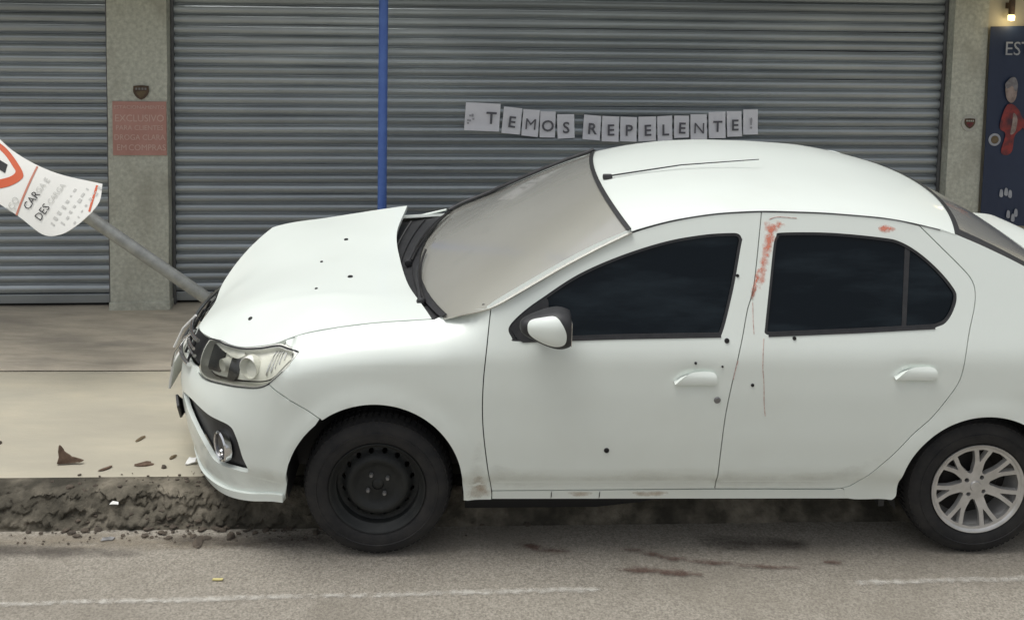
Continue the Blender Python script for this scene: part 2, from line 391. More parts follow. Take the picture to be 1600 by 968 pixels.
# ------------------------------------------------------------------ shop front
FT = R(4.5); B = empty('shop_building', (-2.652, 6.519, 0), (0, 0, FT))
tag(B, 'grey shop front with concrete pillars and closed roller shutters behind the car', 'building')
PITCHS = .0673
def slat_mesh(x0, x1, seed):
    prof = [(.006, 0.), (-.001, .003), (-.010, .011), (-.0165, .024), (-.0185, .034), (-.0165, .045), (-.010, .056), (.001, .0615), (.007, .064), (.006, .0672)]
    n = max(10, int((x1 - x0) / .09)); V, Fc = [], []; k = len(prof)
    for i in range(n + 1):
        x = x0 + (x1 - x0) * i / n
        w = noise.noise(Vector((x * 1.1, seed * 7.7, 0))) * .0030 + noise.noise(Vector((x * 4.1, seed * 3.1, 5))) * .0012
        tw = noise.noise(Vector((x * .9, seed * 5.3, 9))) * .09
        for y, z in prof: V.append((x, y + w + (z - .034) * tw, z + w * .4))
    for i in range(n):
        for j in range(k - 1):
            a = i * k + j; Fc.append((a, a + k, a + k + 1, a + 1))
    me = bpy.data.meshes.new('slat'); me.from_pydata(V, [], Fc); me.materials.append(M['slat']); me.shade_smooth(); return me
def shutter(x0, x1, z0, n, fy, seed0):
    p = box('roller_shutter', x0, x1, fy + .02, fy + .04, .17, 2.75, 'dark', B)
    ms = [slat_mesh(x0 + .012, x1 - .012, seed0 + k) for k in range(8)]
    for i in range(n):
        o = bpy.data.objects.new('slat', ms[(i * 5 + i // 8) % 8]); link(o, p)
        o.location = (0, fy + random.uniform(-.0012, .0012), z0 + i * PITCHS); o.rotation_euler = (0, random.uniform(-.0006, .0006), 0)
    box('bottom_rail', x0 + .015, x1 - .015, fy - .012, fy + .015, z0 - .062, z0 - .002, 'slat', p, .004)
    for a, b in ((x0, x0 + .020), (x1 - .020, x1)): box('guide_rail', a, b, fy - .030, fy + .018, .18, 2.70, 'rail', p, .003)
    return p
shutter(-4.2, .010, .262, 36, .075, 3)
shutter(.397, 5.735, .262, 36, .11, 21)
def pillar(x0, x1, y0, y1, h, seed):
    bm = bmesh.new(); bbox(bm, x0, x1, y0, y1, .12, h)
    bmesh.ops.subdivide_edges(bm, edges=bm.edges[:], cuts=14, use_grid_fill=True)
    for v in bm.verts:
        q = noise.fractal(Vector((v.co.x * 5 + seed, v.co.y * 5, v.co.z * 3)), 1., 2., 3)
        v.co.x += q * .003; v.co.y += q * .004
    return bobj('pillar', bm, 'concrete', B, True, 35)
pillar(.012, .394, 0., .30, 2.80, 0); pillar(5.74, 5.985, 0., .34, 2.80, 9)
bm = bmesh.new(); bbox(bm, .004, .402, -.012, .30, .12, .225, .006); bobj('pillar_base', bm, 'concrete', B)
box('wall', 5.985, 9.5, .03, .34, .1, 2.80, 'wall', B)
box('lintel', -4.4, 9.5, .0, .34, 2.80, 3.35, 'concrete', B)
box('canopy', -4.4, 9.5, -.68, -.004, 2.44, 2.58, 'concrete', B)
box('side_wall', -4.5, -4.2, .0, .34, .1, 2.80, 'concrete', B)
box('shop_interior', -4.5, 9.5, .36, 6., .1, 3.35, 'concrete', B)

FM = B.matrix_basis
def fw_(x, y, z): return FM @ Vector((x, y, z))
def hang(name, x, y, z, label, cat, group=None, rot=0.):
    o = empty(name, fw_(x, y, z), (0, 0, FT)); o.rotation_euler = (0, rot, FT); return tag(o, label, cat, group)
UP = Matrix.Rotation(R(90), 4, 'X')       # lays text (x, y) into the facade plane (x, z)
# shield badges
def shield(x, z, w, y, label, ring):
    o = hang('shield_sticker', x, y, z, label, 'sticker', None)
    if ring: lathe('disc', [(.0001, -.003), (w * .78, -.003), (w * .80, .0)], 'stickerw', o, 28)
    P = chains([(-w / 2, w * .42), (0, w * .46), (w / 2, w * .42)], [(w / 2, w * .42), (w * .5, -.02 * w), (w * .28, -w * .36), (0, -w * .52)], [(0, -w * .52), (-w * .28, -w * .36), (-w * .5, -.02 * w), (-w / 2, w * .42)])
    s = panel('shield', P, lambda u, v: (u, -.006, v), 'shieldb', o, step=.02, depth=.003, gap=0)
    for k, q in enumerate(np.linspace(-w * .36, w * .24, 4)): box('mark', q, q + w * .12, -.0085, -.0062, w * .16, w * .30, 'stickerw' if ring else 'chip', o)
    panel('crest', loop([(-w * .3, w * .05), (w * .3, w * .05), (w * .2, -w * .2), (0, -w * .35), (-w * .2, -w * .2)]), lambda u, v: (u, -.0075, v), 'redp' if ring else 'leafy', o, step=.02, depth=.001, gap=0)
shield(.229, 1.635, .098, -.004, 'small brown shield emblem above the faded red notice on the left pillar', False)
shield(5.885, 1.46, .075, -.004, 'small round pale sticker with brown shield on the right pillar', True)
# faded notice
no = hang('parking_notice', .217, -.006, 1.395, 'faded red notice with pale lettering on the left concrete pillar', 'notice')
bm = bmesh.new(); bbox(bm, -.172, .172, -.004, .004, -.178, .178); bobj('board', bm, 'notice', no)
for s, q, sz, sx in (('ESTACIONAMENTO', .140, .032, 1.15), ('EXCLUSIVO', .066, .066, .92), ('PARA CLIENTES', .004, .046, .95), ('DROGA CLARA', -.060, .052, .9), ('EM', -.128, .056, .95), ('COMPRAS', -.128, .056, .95)):
    text('lettering', s, sz, 'noticetext', no, Matrix.Translation(({'EM': -.115, 'COMPRAS': .048}.get(s, 0), -.0055, q)) @ UP, sx=sx)
# paper letters
SHEETS = [('T', 2.351, 2.595, 1.565, 1.373, 3), ('E', 2.609, 2.741, 1.538, 1.356, 5), ('M', 2.745, 2.864, 1.522, 1.342, 4), ('O', 2.866, 2.978, 1.511, 1.331, 1),
          ('S', 2.986, 3.11, 1.494, 1.325, -2), ('R', 3.166, 3.292, 1.488, 1.318, 3), ('E', 3.296, 3.42, 1.482, 1.307, 1), ('P', 3.424, 3.545, 1.478, 1.308, 0),
          ('E', 3.551, 3.68, 1.479, 1.308, -1), ('L', 3.684, 3.794, 1.483, 1.31, -2), ('E', 3.801, 3.912, 1.488, 1.332, -1), ('N', 3.917, 4.039, 1.499, 1.321, -2),
          ('T', 4.045, 4.170, 1.514, 1.333, -2), ('E', 4.174, 4.285, 1.522, 1.344, -3), ('!', 4.289, 4.40, 1.535, 1.359, -1)]
SLAB = ['wide leftmost paper sheet with a small picture and letter T on the shutter', 'paper sheet with letter E, first E of the row on the shutter', 'paper sheet with letter M on the shutter',
        'paper sheet with letter O on the shutter', 'paper sheet with letter S before the gap in the row', 'paper sheet with letter R just after the gap in the row',
        'paper sheet with letter E between the R and P sheets', 'paper sheet with letter P on the shutter', 'paper sheet with letter E between the P and L sheets',
        'paper sheet with letter L on the shutter', 'paper sheet with letter E between the L and N sheets', 'paper sheet with letter N on the shutter',
        'narrow paper sheet with letter T near the right end of the row', 'paper sheet with letter E beside the exclamation mark', 'rightmost paper sheet with a faint exclamation mark']
for (ch, x0, x1, z1, z0, rdeg), lab in zip(SHEETS, SLAB):
    w, h = x1 - x0, z1 - z0
    o = hang('letter_sheet', (x0 + x1) / 2, .082, (z0 + z1) / 2, lab, 'paper sheet', 'paper letters on the shutter', R(rdeg))
    sd = random.uniform(0, 50); cu = random.uniform(.4, 1.)
    f = lambda u, v, sd=sd, cu=cu, h=h: (u, -.006 * cu * max(0, -v / h) ** 2 * 8 - .004 * noise.noise(Vector((u * 9 + sd, v * 9, 0))), v)
    P = np.array([(-w / 2 + .003, -h / 2), (w / 2 - .003, -h / 2 + random.uniform(-.004, .004)), (w / 2 - .003, h / 2 + random.uniform(-.004, .004)), (-w / 2 + .003, h / 2)])
    panel('paper', P, f, 'paper', o, step=.03, depth=.0006, gap=0)
    if ch == 'T' and w > .2:
        text('letter', 'T', .115, 'ink', o, Matrix.Translation((.06, -.016, -.005)) @ UP, bold=.0022)
        for k in range(7):
            a = k * .9; box('picture_mark', -.08 + .018 * math.cos(a) - .007, -.08 + .018 * math.cos(a) + .007, -.0155, -.0145, -.012 + .03 * math.sin(a * 1.3) - .008, -.012 + .03 * math.sin(a * 1.3) + .005, 'fadeink', o)
    else:
        text('letter', ch, .108, 'fadeink' if ch == '!' else 'ink', o, Matrix.Translation((.0, -.016, -.012)) @ UP @ Matrix.Rotation(random.uniform(-.05, .05), 4, 'Z'), bold=0. if ch in 'MN' else .0018)
# banner
bn = hang('advertising_banner', 6.35, -.03, 1.44, 'dark navy printed banner with pale lettering at the right edge', 'banner')
V = [];
fbn = lambda u, v: (u, .006 * math.sin(v * 4 + u * 3), v)
panel('sheet', np.array([(-.36, -.70), (.6, -.72), (.6, .73), (-.36, .70)]), fbn, 'navy', bn, step=.06, depth=.004, gap=0)
text('lettering', 'EST', .135, 'bannerw', bn, Matrix.Translation((-.262, -.012, .545)) @ UP, 'LEFT', .92)
panel('printed_head', loop([(-.205, .33), (-.17, .335), (-.152, .28), (-.16, .2), (-.19, .17), (-.225, .2), (-.238, .28)]), lambda u, v: (u, -.012, v), 'skinp', bn, step=.03, depth=.001, gap=0)
panel('printed_hair', loop([(-.205, .345), (-.17, .345), (-.15, .29), (-.165, .25), (-.19, .29), (-.225, .27), (-.243, .30)]), lambda u, v: (u, -.0135, v), 'haircol', bn, step=.03, depth=.001, gap=0)
panel('printed_clothing', loop([(-.23, .14), (-.18, .16), (-.12, .10), (-.10, .0), (-.15, -.06), (-.165, -.17), (-.21, -.20), (-.245, -.17), (-.22, -.05), (-.265, .0)]), lambda u, v: (u, -.012, v), 'redp', bn, step=.03, depth=.001, gap=0)
panel('printed_arm', loop([(-.11, .07), (-.06, .02), (-.01, .015), (-.01, -.02), (-.07, -.02), (-.12, .02)]), lambda u, v: (u, -.0125, v), 'redp', bn, step=.03, depth=.001, gap=0)
panel('printed_scarf', loop([(-.17, .10), (-.14, .06), (-.15, -.03), (-.185, -.05), (-.175, .03)]), lambda u, v: (u, -.0135, v), 'skinp', bn, step=.03, depth=.001, gap=0)
lathe('printed_badge', [(.0001, -.012), (.042, -.012), (.045, -.009)], 'bannerw', bn, 24).location = (-.295, 0, -.09)
lathe('printed_badge_core', [(.0001, -.0135), (.028, -.0135), (.030, -.010)], 'leafy', bn, 24).location = (-.295, 0, -.09)
for q in ((-.225, -.47), (-.19, -.46), (-.16, -.475), (-.165, -.62), (-.13, -.645), (-.11, -.61)):
    panel('printed_mark', loop([(q[0] - .012, q[1] - .02), (q[0] + .012, q[1] - .025), (q[0] + .01, q[1] + .02), (q[0] - .008, q[1] + .026)]), lambda u, v: (u, -.012, v), 'bannerw', bn, step=.03, depth=.001, gap=0)
# wall lamp
wlp = hang('wall_lamp', 6.13, -.03, 2.235, 'small brass wall lamp with lit lower end above the navy banner', 'lamp')
lathe('lamp_body', [(.0001, .11), (.018, .11), (.021, .08), (.021, .0), (.018, -.01)], 'shieldb', wlp, 20).rotation_euler = (R(90), 0, 0)
lathe('lamp_glass', [(.018, -.01), (.024, -.02), (.022, -.05), (.0001, -.055)], 'lampglow', wlp, 20).rotation_euler = (R(90), 0, 0)
pt = bpy.data.lights.new('lamp_light', 'POINT'); pt.energy = .35; pt.color = (1, .80, .45); pt.shadow_soft_size = .02; po = link(bpy.data.objects.new('lamp_light', pt), wlp); po.location = (0, -.05, -.075)
box('bracket', -.012, .012, .0, .06, .03, .07, 'shieldb', wlp)

# ------------------------------------------------------------------ poles
bp_ = empty('blue_pole', (-.797, 6.2, .16)); tag(bp_, 'slim blue painted pole standing on the pavement before the shutter', 'pole')
tube('shaft', [(0, 0, 0), (0, 0, 3.2)], .0285, 'blue', bp_, 18)
lathe('collar', [(.03, .0), (.055, .0), (.055, .012), (.034, .03), (.03, .03)], 'blue', bp_, 18).rotation_euler = (R(90), 0, 0)
ts = empty('traffic_sign', (-1.382, 5.999, .13)); tag(ts, 'bent white traffic sign on a knocked over grey pole leaning left', 'traffic sign')
b0 = Vector((-1.382, 5.999, .13)); p1 = Vector((-1.796, 5.88, .482)); p2 = Vector((-2.422, 5.70, 1.014)); dv = (p2 - p1).normalized()
tube('pole', [Vector((0, 0, -.05)), Vector((-.03, -.008, .03)), p1 - b0, p2 - b0, p2 + Vector((-.14, .02, .10)) - b0, p2 + Vector((-.30, .14, .14)) - b0], .036, 'pole', ts, 20)
SY = 5.62
def smap(off):
    def f(u, v):
        u = u * (1 + .10 * (v - 1.2)); v = 1.2 + (v - 1.2) * .89
        a = (u + 2.5) * .82 - (v - 1.2) * .57; b = (u + 2.6) * .57 + (v - 1.2) * .82
        y = SY - .055 - .10 * math.cos(min(1.5, abs(b) * 5.5)) * .6 + .02 * math.sin(a * 7) + .05 * max(0, a - .05) ** 1.5 - off * 1.25 + .62 * (v - 1.2)
        return (u - b0.x, y - b0.y, v - b0.z)
    return f
SO = chains([(-2.286, 1.245), (-2.298, 1.153), (-2.342, 1.089)], [(-2.342, 1.089), (-2.423, 1.021), (-2.515, .971), (-2.617, .969), (-2.742, 1.071), (-2.885, 1.16)],
            [(-2.885, 1.16), (-3.1, 1.28), (-3.25, 1.40), (-3.33, 1.55), (-3.28, 1.70), (-3.12, 1.72)], [(-3.12, 1.72), (-2.876, 1.534), (-2.735, 1.424), (-2.52, 1.314), (-2.286, 1.245)])
pl = panel('sign_plate', SO, smap(0), 'signwhite', ts, step=.04, depth=.004, gap=0)
ro = loop([(-2.877, 1.505), (-2.795, 1.452), (-2.732, 1.38), (-2.694, 1.311), (-2.712, 1.274), (-2.786, 1.236), (-2.884, 1.223), (-3.0, 1.27), (-3.1, 1.36), (-3.14, 1.47), (-3.08, 1.56), (-2.97, 1.56)])
ri = loop([(-2.878, 1.475), (-2.803, 1.417), (-2.752, 1.35), (-2.738, 1.317), (-2.785, 1.287), (-2.883, 1.271), (-2.98, 1.31), (-3.06, 1.38), (-3.09, 1.46), (-3.05, 1.52), (-2.97, 1.52)])
panel('ring', ro, smap(.002), 'signred', pl, [ri], step=.04, depth=.001, gap=0)
panel('black_bar', np.array([(-2.783, 1.360), (-2.798, 1.312), (-2.90, 1.370), (-3.0, 1.41), (-2.985, 1.46), (-2.88, 1.412)]), smap(.003), 'signblack', pl, step=.03, depth=.001, gap=0)
panel('divider_line', np.array([(-2.612, 1.351), (-2.622, 1.354), (-2.755, 1.078), (-2.745, 1.073)]), smap(.002), 'signpink', pl, step=.04, depth=.001, gap=0)
panel('end_line', np.array([(-2.306, 1.238), (-2.318, 1.240), (-2.357, 1.100), (-2.347, 1.094)]), smap(.002), 'signred', pl, step=.03, depth=.001, gap=0)
def sign_text(s, at, size, m, ang=55):
    c = bpy.data.curves.new('t', 'FONT'); c.body = s; c.size = size; c.align_x = 'LEFT'; c.align_y = 'CENTER'; c.resolution_u = 2
    t = bpy.data.objects.new('tmp', c); me = bpy.data.meshes.new_from_object(t); bpy.data.objects.remove(t); bpy.data.curves.remove(c)
    ca, sa = math.cos(R(ang)), math.sin(R(ang)); f = smap(.0045)
    for v in me.vertices:
        u, w = at[0] + v.co.x * ca - v.co.y * sa, at[1] + v.co.x * sa + v.co.y * ca; v.co = f(u, w)
    me.materials.clear(); me.materials.append(M[m]); me.name = 'lettering'; link(bpy.data.objects.new('lettering', me), pl)
sign_text('CAR', (-2.69, 1.115), .060, 'signblack', 52); sign_text('GA E', (-2.620, 1.208), .045, 'signgrey', 52)
sign_text('DES', (-2.632, 1.055), .060, 'signblack', 52); sign_text('CARGA', (-2.562, 1.146), .040, 'signgrey', 52)
sign_text('IÇO', (-2.79, 1.10), .055, 'signgrey', 52)
for k in range(3):
    for j in range(7):
        c = np.array((-2.555 + k * .062 + j * .022 + random.uniform(-.004, .004), 1.03 + k * .004 + j * .031)); d = np.array((.6, .8)) * random.uniform(.004, .012); e = np.array((.8, -.6)) * random.uniform(.003, .014)
        panel('worn_print', np.array([c - d - e, c + d - e, c + d + e, c - d + e]), smap(.002), 'signgrey', pl, step=.03, depth=.0005, gap=0)
# ================================================================== CAR
CAR = empty('car', (-.568, 4.918, .056), (R(4.0), 0, R(2.2)))
tag(CAR, 'white four-door saloon with buckled front and black steel front wheel, two wheels on the kerb', 'car')
# flank half width over height (smoothed), nose and tail in plan
ZW = [0, .12, .20, .28, .315, .350, .385, .42, .55, .75, .90, .945, 1.42, 1.6]
WW = [.79, .805, .830, .836, .839, .842, .862, .863, .8665, .862, .850, .836, .645, .573]
_zs = np.arange(-.1, 1.75, .004); _w = np.interp(_zs, ZW, WW); _k = np.exp(-.5 * (np.arange(-8, 9) * .004 / .010) ** 2); _k /= _k.sum()
_w = np.convolve(np.pad(_w, 8, 'edge'), _k, 'valid')
U0 = -.36; TAIL0 = 2.95
NOSE = [(-.36, .8665), (-.45, .850), (-.55, .810), (-.64, .755), (-.72, .685), (-.795, .60), (-.865, .50), (-.925, .385), (-.975, .26), (-1.005, .13), (-1.013, 0.)]
TAIL = [(2.95, .8665), (3.10, .85), (3.22, .815), (3.32, .74), (3.39, .62), (3.43, .45), (3.45, .22), (3.455, 0.)]
def _arc(pts):
    P = [np.array(p) for p in pts]; Q = [2 * P[0] - P[1]] + P + [np.array((P[-2][0], -P[-2][1]))]; S = []
    for i in range(1, len(Q) - 2):
        a, b, c, d = Q[i - 1:i + 3]
        for k in range(12):
            t = k / 12; S.append(.5 * ((2 * b) + (-a + c) * t + (2 * a - 5 * b + 4 * c - d) * t * t + (-a + 3 * b - 3 * c + d) * t ** 3))
    S.append(P[-1]); S = np.array(S); s = np.concatenate([[0], np.cumsum(np.hypot(*np.diff(S, axis=0).T))])
    T = np.gradient(S, axis=0); T /= np.linalg.norm(T, axis=1)[:, None]; return s, S, T
NS, NP, NT = _arc(NOSE); TS, TP, TT = _arc(TAIL); UC = U0 - NS[-1]; UT = TAIL0 + TS[-1]
DFZ = [.05, .13, .20, .30, .42, .52, .60, .68, .76, .82, .88, .95, 1.02]; DFI = [.17, .095, .05, .02, .004, 0., .016, .055, .10, .125, .155, .20, .26]
DRZ = [.1, .2, .35, .55, .75, .9, 1.05]; DRI = [.12, .05, .0, .0, .04, .06, .07]
def sstep(a, b, x): t = min(1, max(0, (x - a) / (b - a))); return t * t * (3 - 2 * t)
def ztop(u): return float(np.interp(u, [-.75, -.6, -.43, -.32, -.2, -.1, 0., .12, .23, .30], [.86, .880, .916, .944, .968, .983, .995, 1.004, 1.012, 1.03]))
FA = (-.008, .345, .366); RA = (2.578, .300, .358)       # wheel arches: centre x, z, radius
DENT = [(1.325, .822), (2.255, .845)]                    # hollows behind the door handles
def sp(u, z, s=-1, off=0., shoulder=True):
    """body flank: u runs along the side (u = x), round the nose below U0 and round the tail above TAIL0"""
    if u < UC: return sp(2 * UC - u, z, -s, off, shoulder)
    if u > UT: return sp(2 * UT - u, z, -s, off, shoulder)
    if U0 <= u <= TAIL0: px, py, nx, ny = u, .8665, 0., 1.
    elif u < U0:
        q = U0 - u; px = np.interp(q, NS, NP[:, 0]); py = np.interp(q, NS, NP[:, 1]); tx = np.interp(q, NS, NT[:, 0]); ty = np.interp(q, NS, NT[:, 1]); l = math.hypot(tx, ty); nx, ny = ty / l, -tx / l
    else:
        q = u - TAIL0; px = np.interp(q, TS, TP[:, 0]); py = np.interp(q, TS, TP[:, 1]); tx = np.interp(q, TS, TT[:, 0]); ty = np.interp(q, TS, TT[:, 1]); l = math.hypot(tx, ty); nx, ny = -ty / l, tx / l
    ds = .8665 - float(np.interp(z, _zs, _w))
    if shoulder and px < .47:
        k = 1 - sstep(.28, .47, px); q = max(0., (z - (ztop(px) - .12)) / .12)
        ds = ds * (1 - k) + k * (min(ds, .03) + .135 * min(q, 1.15) ** 2.2)
    df = float(np.interp(z, DFZ, DFI)) if u < 1 else float(np.interp(z, DRZ, DRI))
    w = nx * nx; i = (1 - w) * ds + w * df - off
    for cx, cz, r in (FA, RA):
        if abs(u - cx) < .6: i -= .010 * math.exp(-((math.hypot(u - cx, z - cz) - r - .015) / .035) ** 2)
    for cx, cz in DENT:
        if abs(u - cx) < .2: i += .016 * math.exp(-((u - cx) / .075) ** 2 - ((z - cz) / .032) ** 2)
    return np.array([px - nx * i, s * (py - ny * i), z])
def S(s=-1, off=0., shoulder=True): return lambda u, v: sp(u, v, s, off, shoulder)
def mir(P): return np.array([(2 * UC - p[0], p[1]) for p in P])

# --- outlines in (u, z)
FARCH = [(FA[0] + FA[2] * math.cos(a), FA[1] + FA[2] * math.sin(a)) for a in np.linspace(R(0), R(180), 34)]
A_REAR = [(.364, .262), (.363, .30)] + [p for p in FARCH if p[0] > -.229]            # behind the seam with the bumper
A_FRONT = [p for p in FARCH if p[0] < -.229]
RARCH = [(2.203, .262)] + [(RA[0] + RA[2] * math.cos(a), RA[1] + RA[2] * math.sin(a)) for a in np.linspace(R(183), R(-3), 30)] + [(2.944, .262)]
DOORF = [(.484, .262), (.483, .306), (.459, .461), (.44, .637), (.44, .804), (.456, .984), (.468, 1.098)]
TOPF = [(.468, 1.098), (.556, 1.139), (.769, 1.252), (.92, 1.325), (1.056, 1.380), (1.235, 1.428), (1.428, 1.458), (1.628, 1.470)]
BSEAM = [(1.628, 1.470), (1.622, 1.426), (1.581, 1.187), (1.548, 1.09), (1.523, .992), (1.494, .88), (1.455, .652), (1.434, .314)]
TOPR = [(1.628, 1.470), (1.9, 1.465), (2.177, 1.446), (2.314, 1.421)]
RDOOR = [(2.314, 1.421), (2.396, 1.342), (2.48, 1.261), (2.520, 1.214), (2.533, 1.167), (2.523, 1.104), (2.492, 1.014), (2.468, .925), (2.445, .819), (2.397, .739), (2.333, .652), (2.257, .577), (2.184, .487), (2.092, .395), (2.030, .335), (1.985, .316), (1.945, .312)]
FWIN = chains([(.56, .978), (.545, 1.02), (.60, 1.075), (.689, 1.134), (.836, 1.220), (1.013, 1.291), (1.205, 1.347), (1.37, 1.375), (1.49, 1.383), (1.525, 1.379), (1.538, 1.360)],
              [(1.538, 1.360), (1.526, 1.314), (1.493, 1.179), (1.452, 1.046), (1.431, .994)], [(1.431, .994), (1.0, .986), (.60, .972), (.56, .978)])
RWIN = chains([(1.690, 1.375), (1.712, 1.386), (1.922, 1.387), (2.143, 1.370), (2.225, 1.354), (2.304, 1.311), (2.382, 1.245), (2.438, 1.178), (2.449, 1.14), (2.428, 1.088), (2.392, 1.046), (2.348, 1.029)],
              [(2.348, 1.029), (2.033, 1.013), (1.640, .997)], [(1.640, .997), (1.620, 1.004), (1.622, 1.03), (1.648, 1.18), (1.676, 1.34), (1.690, 1.375)])
HEADB = [(-.333, .902), (-.39, .843), (-.45, .788), (-.505, .760), (-.60, .738), (-.75, .705), (-.90, .672), (-.98, .668)]      # lower edge of the headlight
HEADT = [(-1.02, .790), (-.98, .806), (-.92, .818), (-.82, .828), (-.70, .846), (-.58, .870), (-.46, .897), (-.333, .902)]
HEAD = chains(HEADB, [(-.98, .668), (-1.035, .705), (-1.04, .75), (-1.02, .790)], HEADT)
FENDER = chains(A_REAR + [(-.229, .651)], [(-.229, .651), (-.45, .784)], [(-.45, .784), (-.387, .842), (-.328, .903)], [(-.328, .903), (-.43, .908)], [(-.43, .908), (-.43, ztop(-.43))],
                [(u, ztop(u)) for u in (-.43, -.32, -.2, -.1, 0., .1, .23)], [(.23, 1.012), (.29, 1.035), (.37, 1.066), (.468, 1.098)], DOORF[::-1], [(.484, .262), (.364, .262)])
DF = chains(DOORF[1:], TOPF, BSEAM, [(1.434, .314), (.483, .306)])
DR = chains(BSEAM[::-1], TOPR, RDOOR, [(1.945, .312), (1.434, .314)])
SILL = chains([(.484, .305), (1.434, .310), (1.945, .308)], [(1.945, .308), (1.99, .312), (2.02, .262)], [(2.02, .262), (.484, .264)])
QUART = chains([(1.99, .312)] + RDOOR[::-1][1:], [(2.314, 1.421), (2.40, 1.412), (2.475, 1.388)], [(2.475, 1.388), (2.60, 1.338), (2.75, 1.270), (2.95, 1.165), (3.12, 1.06)],
               [(3.12, 1.06), (3.28, 1.03)], [(3.28, 1.03), (3.28, .62)], [(3.28, .62), (2.93, .58), (2.885, .48)], [p for p in RARCH[::-1] if p[0] < 2.89 and p[1] > .262 and not (p[0] > 2.5 and p[1] < .48)] + [(2.203, .262)], [(2.203, .262), (2.02, .262), (1.99, .312)])
for s in (-1, 1):
    T = CAR
    panel('fender', FENDER, S(s), 'white', T, step=.035, flip=s > 0)
    for nm, o_, w_, hx, hz in (('front_door', DF, FWIN, 0, 0), ('rear_door', DR, RWIN, 1, 0)):
        d = panel(nm, o_, S(s), 'white', T, [w_], step=.035, depth=.02, flip=s > 0)
        panel('window_seal', offset(w_, .009), S(s, -.004), 'plastic', d, [offset(w_, -.010)], step=.03, depth=.004, gap=0, flip=s > 0)
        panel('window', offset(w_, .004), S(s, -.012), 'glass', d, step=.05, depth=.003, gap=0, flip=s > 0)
        # handle: tapered blade standing off the skin
        cx, cz = DENT[hx]; k = .5 if hx else .5
        H = chains([(cx - .092, cz - .020), (cx - .055, cz + .012), (cx - .015, cz + .030), (cx + .06, cz + .032), (cx + .082, cz + .020), (cx + .086, cz - .010), (cx + .080, cz - .022)], [(cx + .080, cz - .022), (cx - .092, cz - .020)])
        hb = lambda u, v, cx=cx, cz=cz, s=s: sp(u, v, s, .020 + .012 * math.exp(-((u - cx) / .075) ** 2 - ((v - cz) / .032) ** 2) - .010 * abs((v - cz) / .03) ** 2.5)
        panel('handle', H, hb, 'white', d, step=.012, depth=.022, gap=0, flip=s > 0)
        if nm == 'front_door':
            c = sp(1.418, .730, s, .001); l_ = lathe('lock', [(.0001, -.004), (.011, -.004), (.0145, .0)], 'chip', d, 20); l_.location = c
            if s > 0: l_.rotation_euler = (0, 0, math.pi)
            panel('mirror_base', chains([(.548, 1.018), (.61, 1.078), (.70, 1.132), (.705, 1.05), (.70, .985)], [(.70, .985), (.60, .968), (.548, 1.018)]), S(s, .004), 'plastic', d, step=.03, depth=.02, gap=0, flip=s > 0)
        else:
            panel('window_divider', np.array([(2.205, 1.02), (2.224, 1.02), (2.272, 1.345), (2.250, 1.352)]), S(s, -.009), 'plastic', d, step=.03, depth=.004, gap=0, flip=s > 0)
        panel('belt_trim', np.array([(.60, .966), (1.0, .979), (1.431, .987), (1.431, .995), (1.0, .988), (.60, .975)] if not hx else [(1.632, .990), (2.03, 1.006), (2.345, 1.022), (2.345, 1.030), (2.03, 1.014), (1.632, .998)]), S(s, .003), 'plastic', d, step=.05, depth=.006, gap=0, flip=s > 0)
    panel('sill', SILL, S(s, -.002), 'white', T, step=.05, flip=s > 0)
    panel('quarter_panel', QUART, S(s), 'white', T, step=.04, flip=s > 0)
    # body frame behind the gaps, coloured black to paint in their shade
    FR = chains([(.38, .30), (.40, .70), (.42, 1.06), (.468, 1.085)], [(.468, 1.085)] + [(x, z - .010) for x, z in TOPF[1:]] + [(x, z - .010) for x, z in TOPR[1:]] + [(2.42, 1.36), (2.56, 1.2), (2.60, .9), (2.4, .68), (2.2, .47), (2.15, .30)], [(2.15, .30), (.38, .30)])
    panel('body_frame', FR, S(s, -.030), 'jamb', T, [offset(FWIN, -.012), offset(RWIN, -.012)], step=.06, depth=.02, gap=0, flip=s > 0)
    # a-pillar
    AP = chains([(.45, 1.072), (.468, 1.084), (.556, 1.127), (.769, 1.240), (.92, 1.313), (1.056, 1.368)], [(1.056, 1.368), (1.06, 1.398)], [(1.06, 1.398), (.92, 1.343), (.769, 1.272), (.556, 1.160), (.49, 1.124), (.45, 1.098)], [(.45, 1.098), (.45, 1.072)])
    panel('a_pillar', AP, S(s, -.003), 'white', T, step=.03, depth=.02, gap=.001, flip=s > 0)
    # headlight
    hl = panel('headlight', offset(HEAD, -.004), S(s, -.050), 'silver', T, step=.03, depth=.002, gap=0, flip=s > 0)
    wall = lambda P, n_=1: None
    panel('lamp_surround', offset(HEAD, .004), S(s, -.008), 'silver', hl, [offset(HEAD, -.0045)], step=.03, depth=.05, gap=0, flip=s > 0)
    panel('dark_mask', chains([(-1.02, .765), (-.93, .79), (-.87, .80)], [(-.87, .80), (-.85, .74), (-.86, .70)], [(-.86, .70), (-.93, .685), (-.99, .68), (-1.02, .765)]), S(s, -.040), 'lampdark', hl, step=.03, depth=.01, gap=0, flip=s > 0)
    panel('upper_reflector', chains([(-.985, .785), (-.86, .815), (-.72, .832), (-.67, .825)], [(-.67, .825), (-.73, .800), (-.85, .79), (-.985, .785)]), S(s, -.030), 'silver', hl, step=.03, depth=.02, gap=0, flip=s > 0)
    panel('dark_mask', chains([(-.775, .79), (-.70, .80)], [(-.70, .80), (-.69, .75), (-.70, .72)], [(-.70, .72), (-.77, .70)], [(-.77, .70), (-.775, .79)]), S(s, -.040), 'lampdark', hl, step=.03, depth=.01, gap=0, flip=s > 0)
